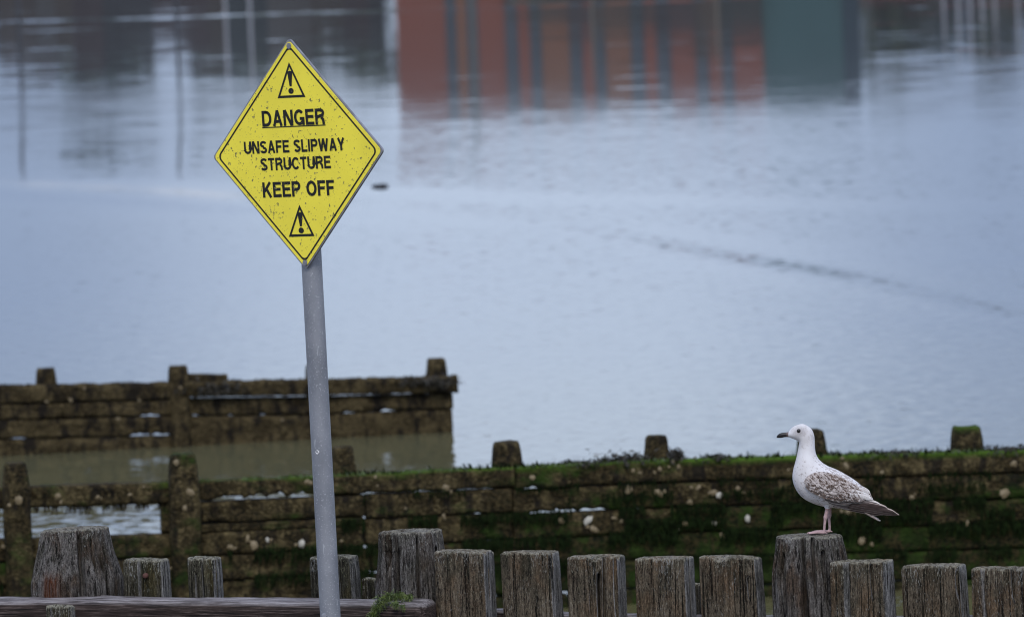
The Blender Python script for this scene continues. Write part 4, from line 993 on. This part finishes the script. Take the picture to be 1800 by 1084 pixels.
# ------------------------------------------------------------------ young gull on the tall post
def gull():
    K = 1 / 1846.0; OX, OZ = 505.0, 972.0
    def L2(x, z, y=0): return Vector(((x - OX) * K, y, (OZ - z) * K))
    p = fence_at(1451.8, 935.4, .02); p = F0 + FE * ((p - F0).dot(FE)) + FN * .02
    p.z = (fence_at(1422, 938, .02)).z + .004
    root = thing('gull', 'young mottled brown and white gull standing on the tall post', 'gull', p); root.rotation_euler = (0, R(2.2), 0)
    rings = [((199, 190), (199, 176), 5), ((205, 201), (205, 160), 24), ((232, 213), (235, 124), 44), ((265, 226), (275, 104), 57), ((288, 246), (325, 98), 64),
             ((285, 275), (383, 133), 66), ((281, 300), (408, 185), 63), ((276, 325), (414, 250), 65), ((268, 365), (418, 310), 74), ((255, 415), (432, 355), 90),
             ((243, 460), (465, 398), 108), ((236, 520), (520, 434), 126), ((246, 580), (585, 460), 142), ((278, 645), (650, 494), 150), ((330, 697), (710, 530), 150), ((400, 733), (760, 566), 142),
             ((470, 755), (800, 602), 126), ((550, 767), (832, 640), 104), ((640, 777), (850, 688), 80), ((730, 788), (862, 732), 54), ((805, 800), (875, 768), 34), ((850, 812), (885, 792), 14)]
    def cat(a, b, c, d, t): return .5 * ((2 * b) + (-a + c) * t + (2 * a - 5 * b + 4 * c - d) * t * t + (-a + 3 * b - 3 * c + d) * t ** 3)
    flat = [(r[0][0], r[0][1], r[1][0], r[1][1], r[2]) for r in rings]; fine = []
    for i in range(len(flat) - 1):
        a, b, c, d = flat[max(0, i - 1)], flat[i], flat[i + 1], flat[min(len(flat) - 1, i + 2)]
        for s_ in range(4): fine.append([cat(a[k], b[k], c[k], d[k], s_ / 4) for k in range(5)])
    fine.append(list(flat[-1]))
    mb = MB(); NP = 32; vs = []; fs = []
    for r in fine:
        Bv, Tv, w = L2(r[0], r[1]), L2(r[2], r[3]), max(2, r[4]) * K; c = (Bv + Tv) / 2; a = (Tv - Bv) / 2
        for k in range(NP):
            th = 2 * math.pi * k / NP; vs.append(c + a * math.cos(th) + Vector((0, 1, 0)) * w * math.sin(th))
    for j in range(len(fine) - 1):
        for k in range(NP): fs.append((j * NP + k, j * NP + (k + 1) % NP, (j + 1) * NP + (k + 1) % NP, (j + 1) * NP + k))
    fs += [tuple(range(NP - 1, -1, -1)), tuple(range((len(fine) - 1) * NP, len(fine) * NP))]
    mb.add(vs, fs)
    # thighs, legs and webbed feet grow out of the same surface
    for (hx, kx, fx, y) in ((521, 500, 484, -.026), (543, 535, 531, .026)):
        mb.tube([L2(hx - 4, 700, y), L2(hx - 6, 742, y), L2(hx - 8, 775, y)], [.03, .019, .0085], 12)
        mb.tube([L2(hx - 8, 765, y), L2(kx + 2, 822, y), L2(kx - 1, 838, y), L2(kx - 4, 862, y), L2(fx + 6, 930, y), L2(fx + 4, 956, y), L2(fx + 2, 966, y)], [.0080, .0078, .0092, .0066, .0058, .0062, .0070], 10)
        tips = []
        for (tx, ty) in ((-.066, -.026), (-.074, .0), (-.066, .026)):
            a = L2(fx + 2, 964, y); tip = a + Vector((tx, ty, 0)); tip.z = .0032; mid_ = (a + tip) / 2; mid_.z = .0062
            mb.tube([a, mid_, tip], [.0062, .0045, .0032], 8); tips.append(tip)
        hl = L2(fx + 2, 960, y); mb.tube([hl, hl + Vector((.016, 0, -.004))], [.0045, .0025], 8)
        a = L2(fx, 968, y); a.z = .0052
        for i in (0, 1):
            t0, t1 = tips[i], tips[i + 1]
            pts = [a, t0 * .92 + a * .08, (t0 + t1) / 2 * .86 + a * .14, t1 * .92 + a * .08]
            top = [q + Vector((0, 0, .0022)) for q in pts]; bot = [q - Vector((0, 0, .0022)) for q in pts]
            mb.add(top + bot, [(0, 1, 2, 3), (7, 6, 5, 4), (0, 4, 5, 1), (1, 5, 6, 2), (2, 6, 7, 3), (3, 7, 4, 0)])
    tmp = mb.build('tmp_body', None, None, True)
    bm = bmesh.new(); bm.from_mesh(tmp.data); bmesh.ops.recalc_face_normals(bm, faces=bm.faces); bm.to_mesh(tmp.data); bm.free()
    rm = tmp.modifiers.new('r', 'REMESH'); rm.mode = 'VOXEL'; rm.voxel_size = .0026; rm.use_smooth_shade = True
    smo = tmp.modifiers.new('s', 'SMOOTH'); smo.factor = .5; smo.iterations = 3
    dg = bpy.context.evaluated_depsgraph_get(); me = bpy.data.meshes.new_from_object(tmp.evaluated_get(dg)); bpy.data.objects.remove(tmp)
    # plumage
    def plum(name, white, spots, dens, sc, second=None):
        m = NT(name); co = m.objco(False); x, y, z = m.xyz(co)
        rot = m.n('ShaderNodeMapping'); rot.inputs['Rotation'].default_value = (0, R(-38), 0); m.l(co, rot.inputs[0])
        st = m.scale(rot.outputs[0], (.65, 1, 1.25))
        n1 = m.noise(st, sc, 3, .6); n2 = m.noise(st, sc * 2.1, 2, .6); w = m.noise(co, 14, 2)
        return m, co, x, y, z, n1, n2, w
    m, co, x, y, z, n1, n2, w = plum('white_speckled_plumage', None, None, None, 115)
    X = lambda px: (px - OX) * K
    Zc = lambda pz: (OZ - pz) * K
    # speckles: few on the head and breast, more on the back and flank
    back = m.map(m.math('ADD', m.math('MULTIPLY', x, .8), m.math('MULTIPLY', z, .35)), .06, .12)
    neck = m.map(z, Zc(260), Zc(360))
    f = m.math('ADD', n1, m.math('MULTIPLY', back, .13)); flank = m.map(z, Zc(560), Zc(660)); f = m.math('ADD', f, m.math('MULTIPLY', flank, .045)); f = m.math('ADD', f, m.math('MULTIPLY', m.math('SUBTRACT', w, .5), .15))
    f = m.map(f, .60, .66)
    col = m.mix(m.map(w, .35, .65), (.70, .69, .71), (.62, .60, .61))
    col = m.mix(m.math('MULTIPLY', f, m.map(z, Zc(420), Zc(330), .65, .25)), col, (.24, .195, .18))
    # dusky smudge round the eye and over the ear coverts
    vd = m.n('ShaderNodeVectorMath', operation='DISTANCE'); cmb = m.n('ShaderNodeCombineXYZ'); m.l(x, cmb.inputs[0]); m.l(m.math('MULTIPLY', z, 1.5), cmb.inputs[2]); m.l(cmb.outputs[0], vd.inputs[0]); vd.inputs[1].default_value = (X(290), 0, Zc(150) * 1.5)
    sm = m.math('MULTIPLY', m.map(vd.outputs['Value'], .010, .042, 1, 0), m.map(n2, .3, .65, .35, .95))
    col = m.mix(m.math('MULTIPLY', sm, .72), col, (.15, .13, .135))
    m.setp(Base_Color=col, Roughness=.8); m.b.inputs['Specular IOR Level'].default_value = .2; m.bump(n1, .25, .004); m_body = m.m
    m_leg = simple('pink_legs', (.40, .27, .27), .55, 0, .25, 90)
    body = link('body', me, [m_body, m_leg], root, True)
    zl_ = Zc(768)
    for pl in me.polygons:
        if pl.center.z < zl_: pl.material_index = 1
    zb = []
    bvh = BVHTree.FromPolygons([v.co.copy() for v in me.vertices], [tuple(p_.vertices) for p_ in me.polygons])
    def surf(q, side):
        h = bvh.ray_cast(Vector((q.x, side * .4, q.z)), Vector((0, -side, 0)))
        return h[0].y * side if h[0] is not None and h[0].y * side > 0 else None
    # bill
    prof = [(206, 160, 203, 16), (190, 164, 202, 14), (170, 166, 203, 12), (150, 168, 208, 11), (132, 174, 209, 9), (118, 184, 208, 6), (110, 196, 207, 2.5)]
    V = []; F = []; n_ = 14
    for (bx, t0, b0, w0) in prof:
        a = L2(bx, t0); b = L2(bx, b0); c = (a + b) / 2
        for k in range(n_): th = 2 * math.pi * k / n_; V.append(c + (a - b) / 2 * math.cos(th) + Vector((0, w0 * K * math.sin(th), 0)))
    for j in range(len(prof) - 1):
        for k in range(n_): F.append((j * n_ + k, j * n_ + (k + 1) % n_, (j + 1) * n_ + (k + 1) % n_, (j + 1) * n_ + k))
    F.append(tuple(range((len(prof) - 1) * n_, len(prof) * n_)))
    mbill = NT('dark_bill'); co = mbill.objco(False); bx_, by_, bz_ = mbill.xyz(co)
    gape = mbill.map(bx_, X(204), X(180)); mbill.setp(Base_Color=mbill.mix(gape, (.17, .12, .12), (.012, .011, .012)), Roughness=.35)
    mesh_obj('bill', V, F, mbill.m, root, True)
    # eyes
    for side in (-1, 1):
        q = L2(284, 148); yy = surf(q, side) or .03
        bm = bmesh.new(); bmesh.ops.create_uvsphere(bm, u_segments=16, v_segments=10, radius=.0092); me_ = bpy.data.meshes.new('eye'); bm.to_mesh(me_); bm.free()
        link('eye', me_, simple('black_eye', (.008, .006, .006), .08), root, True, (q.x, side * (yy - .0035), q.z))
    # wings: covert shield lying on the flank, then tertials, secondaries and long primaries
    def wingmat(name, lo, hi, dark, dens, sc):
        m, co, x, y, z, n1, n2, w = plum(name, None, None, None, sc)
        v = m.n('ShaderNodeTexVoronoi'); rot = m.n('ShaderNodeMapping'); rot.inputs['Rotation'].default_value = (0, R(-32), 0); m.l(co, rot.inputs[0]); m.l(m.scale(rot.outputs[0], (.75, .3, 1.15)), v.inputs['Vector']); v.inputs['Scale'].default_value = sc * .8
        cell = m.map(v.outputs['Distance'], .25, .55)
        f = m.math('ADD', n1, m.math('MULTIPLY', m.math('SUBTRACT', w, .5), .5)); f = m.map(f, .5 - dens, .56 - dens)
        c = m.mix(m.map(n2, .35, .65), lo, hi)
        c = m.mix(m.math('MULTIPLY', f, m.math('SUBTRACT', 1, m.math('MULTIPLY', cell, .75))), c, m.mix(m.map(w, .4, .6), dark, [k * 1.7 for k in dark]))
        m.setp(Base_Color=c, Roughness=.8); m.b.inputs['Specular IOR Level'].default_value = .2; m.bump(n1, .35, .004); return m.m
    M_COV = wingmat('mottled_coverts', (.66, .63, .62), (.36, .29, .26), (.055, .036, .029), .12, 100)
    M_TER = wingmat('pale_tertials', (.72, .70, .70), (.58, .53, .51), (.085, .065, .06), -.02, 95)
    def feather_mat(name, c0, c1, rim):
        m = NT(name); co = m.objco(False); e = m.attr('rim'); n = m.noise(m.scale(co, (25, 60, 130)), 1, 3)
        m.setp(Base_Color=m.mix(m.map(e, .78, .95), m.mix(m.map(n, .35, .65), c0, c1), rim), Roughness=.7); m.b.inputs['Specular IOR Level'].default_value = .25; return m.m
    M_SEC = feather_mat('grey_brown_secondaries', (.06, .046, .043), (.155, .13, .125), (.62, .58, .56))
    M_PRI = feather_mat('dark_primaries', (.022, .015, .013), (.058, .040, .036), (.42, .35, .32))
    M_TAIL = feather_mat('tail_feathers', (.13, .10, .09), (.36, .31, .29), (.60, .56, .54))
    def covert_feather_mat():
        m = NT('covert_feathers'); co = m.objco(False); x, y, z = m.xyz(co); e = m.attr('rim')
        rot = m.n('ShaderNodeMapping'); rot.inputs['Rotation'].default_value = (0, R(-35), 0); m.l(co, rot.inputs[0])
        n1 = m.noise(m.scale(rot.outputs[0], (.7, .8, 1.2)), 95, 3, .65); n2 = m.noise(co, 26, 3); n3 = m.noise(co, 240, 2)
        # browner across the middle of the wing, whiter on the shoulder and toward the tertials
        mid_ = m.map(m.math('ADD', z, m.math('MULTIPLY', x, .62)), X(505) + .150, X(505) + .205, 1, .25)
        ter = m.map(x, X(650), X(800))
        f = m.math('ADD', n1, m.math('MULTIPLY', m.math('SUBTRACT', n2, .5), .45)); f = m.math('ADD', f, m.math('MULTIPLY', mid_, .075)); f = m.math('SUBTRACT', f, m.math('MULTIPLY', ter, .05))
        f = m.math('SUBTRACT', f, m.map(x, X(335), X(450), .09, 0))
        f = m.map(f, .455, .55)
        pale = m.mix(m.map(n3, .35, .65), (.56, .515, .505), (.36, .30, .275)); dk = m.mix(m.map(n2, .4, .6), (.060, .040, .032), (.135, .095, .078))
        c = m.mix(m.math('MULTIPLY', f, m.map(e, .6, 1.0, 1, .25)), pale, dk)
        m.setp(Base_Color=c, Roughness=.8); m.b.inputs['Specular IOR Level'].default_value = .2; return m.m
    M_CF = covert_feather_mat()
    UP = [(322, 548), (350, 500), (400, 470), (470, 462), (540, 474), (610, 502), (680, 540), (745, 582), (800, 622), (846, 658), (876, 692)]
    LO = [(322, 548), (338, 586), (378, 618), (430, 648), (485, 668), (545, 682), (610, 684), (680, 682), (750, 684), (815, 690), (876, 696)]
    def poly(tab, t_):
        f = t_ * (len(tab) - 1); i = min(int(f), len(tab) - 2); f -= i; return tab[i][0] + (tab[i + 1][0] - tab[i][0]) * f, tab[i][1] + (tab[i + 1][1] - tab[i][1]) * f
    for side in (-1, 1):
        wv = []; wf = []; wm = []; wr = []
        NS, NTT = 44, 16; b0 = 0
        for i in range(NS + 1):
            s_ = i / NS; u0 = poly(UP, s_); l0 = poly(LO, s_)
            for j in range(NTT + 1):
                t_ = j / NTT; q = L2(u0[0] + (l0[0] - u0[0]) * t_, u0[1] + (l0[1] - u0[1]) * t_)
                ys_ = surf(q, side); ys_ = .012 if ys_ is None else ys_
                ed = min(1, t_ * 6, (1 - t_) * 3.5, s_ * 7 + .05)
                lift = -.002 + .0095 * math.sqrt(max(0, ed)) + .0012 * nz(q.x * 160, q.z * 160, side)
                if s_ > .6: ys_ = max(ys_, .022 * (1 - (s_ - .6) * .8))
                wv.append(Vector((q.x, side * (ys_ + lift), q.z))); wr.append(0)
        for i in range(NS):
            for j in range(NTT):
                a = i * (NTT + 1) + j; f_ = (a, a + 1, a + NTT + 2, a + NTT + 1); wf.append(f_ if side < 0 else f_[::-1])
                wm.append(1 if (i / NS > .66 and j / NTT < .9) else 0)
        def feather(a, b, wd, y0, y1, mi, curve=0, tip=.35, n2=14):
            A = L2(*a); B = L2(*b); d = (B - A); pr = Vector((-d.z, 0, d.x)).normalized(); b0 = len(wv)
            for i in range(n2 + 1):
                t_ = i / n2; c = A + d * t_ + pr * curve * K * math.sin(math.pi * t_); ww = wd * K * .5 * min(1, .55 + t_ * 1.5) * (1 if t_ < 1 - tip else math.sqrt(max(0.0004, 1 - ((t_ - 1 + tip) / tip) ** 2)))
                yy = y0 + (y1 - y0) * t_
                for k, (f_, dy) in enumerate(((-1, 0), (-.55, .0012), (0, .0018), (.55, .0012), (1, 0))):
                    wv.append(Vector((c.x + pr.x * f_ * ww, side * (yy + dy), c.z + pr.z * f_ * ww))); wr.append(max(abs(f_), 0 if t_ < .93 else 1))
                for k, f_ in enumerate((1, 0, -1)):
                    wv.append(Vector((c.x + pr.x * f_ * ww, side * (yy - .0016), c.z + pr.z * f_ * ww))); wr.append(1)
            for i in range(n2):
                for k in range(8):
                    f_ = (b0 + i * 8 + k, b0 + i * 8 + (k + 1) % 8, b0 + (i + 1) * 8 + (k + 1) % 8, b0 + (i + 1) * 8 + k); wf.append(f_ if side > 0 else f_[::-1]); wm.append(mi)
        rgf = random.Random(77)
        for row in range(8):
            t_ = .97 - row * .125
            for k in range(15):
                s_ = .06 + k * .058 + (row % 2) * .029 + rgf.uniform(-.008, .008)
                if s_ > .93: continue
                u0 = poly(UP, s_); l0 = poly(LO, s_); ax, az = u0[0] + (l0[0] - u0[0]) * t_, u0[1] + (l0[1] - u0[1]) * t_
                ln = rgf.uniform(44, 58); an = R(28 + 10 * (1 - t_) + rgf.uniform(-7, 7)); bx, bz = ax + ln * math.cos(an), az + ln * math.sin(an)
                if bz > 712 or bx > 868: continue
                ya = surf(L2(ax, az), side) or .03; yb = surf(L2(bx, bz), side) or .025
                if s_ > .6: ya = max(ya, .022 * (1 - (s_ - .6) * .8)); yb = max(yb, .020 * (1 - (s_ - .6) * .8))
                feather((ax, az), (bx, bz), rgf.uniform(30, 38), ya + .0062 + .0002 * row, yb + .0085 + .0002 * row, 4, 2, .5, 6)
        # primaries, lowest first
        feather((560, 738), (960, 822), 40, .050, .016, 3); feather((600, 740), (1089, 824), 44, .050, .012, 3, 4)
        feather((640, 728), (1062, 806), 42, .051, .016, 3, 4); feather((680, 716), (1000, 776), 46, .052, .020, 3, 4); feather((720, 706), (945, 752), 44, .050, .022, 2, 4)
        # secondaries
        for (a, b, w_) in (((520, 705), (725, 765), 44), ((490, 682), (700, 722), 46), ((520, 676), (740, 706), 40), ((560, 670), (790, 708), 40), ((620, 668), (830, 712), 40)):
            ya = surf(L2(*a), side) or .06; feather(a, b, w_, ya + .004, max(.03, (surf(L2(*b), side) or .035)) + .006, 2, -4)
        for (a, b, w_) in (((700, 618), (872, 688), 40), ((690, 645), (880, 700), 38), ((740, 600), (858, 655), 34)):
            ya = surf(L2(*a), side) or .05; feather(a, b, w_, ya + .009, .030, 1, 4)
        o = mesh_obj('wing', wv, wf, [M_COV, M_TER, M_SEC, M_PRI, M_CF], root, True)
        o.data.polygons.foreach_set('material_index', wm); fattr(o, 'rim', wr)
    # tail: flat overlapping feathers seen nearly edge-on
    tv = []; tf = []; tr = []
    for i in range(7):
        a = L2(790, 790); b = L2(938 - 6 * abs(i - 3), 876 - 4 * abs(i - 3)); yy = (i - 3) * .0105; b0 = len(tv); d = (b - a); pr = Vector((-d.z, 0, d.x)).normalized()
        for j in range(9):
            t_ = j / 8; c = a + d * t_; c.y = yy * (.5 + .7 * t_); ww = .012 * (1 if t_ < .8 else math.sqrt(max(.05, 1 - ((t_ - .8) / .2) ** 2))); th = .006 * (1 - t_ * .6)
            for (f_, g_) in ((-1, 0), (0, 1), (1, 0), (0, -1)): tv.append(c + Vector((0, ww * f_, 0)) + pr * th * g_ + pr * .0015 * (i % 2)); tr.append(.5 if j < 8 else 1)
        for j in range(8):
            for k in range(4): tf.append((b0 + j * 4 + k, b0 + j * 4 + (k + 1) % 4, b0 + (j + 1) * 4 + (k + 1) % 4, b0 + (j + 1) * 4 + k))
        tf.append((b0 + 32, b0 + 33, b0 + 34, b0 + 35))
    o = mesh_obj('tail', tv, tf, M_TAIL, root, True); fattr(o, 'rim', tr)
gull()
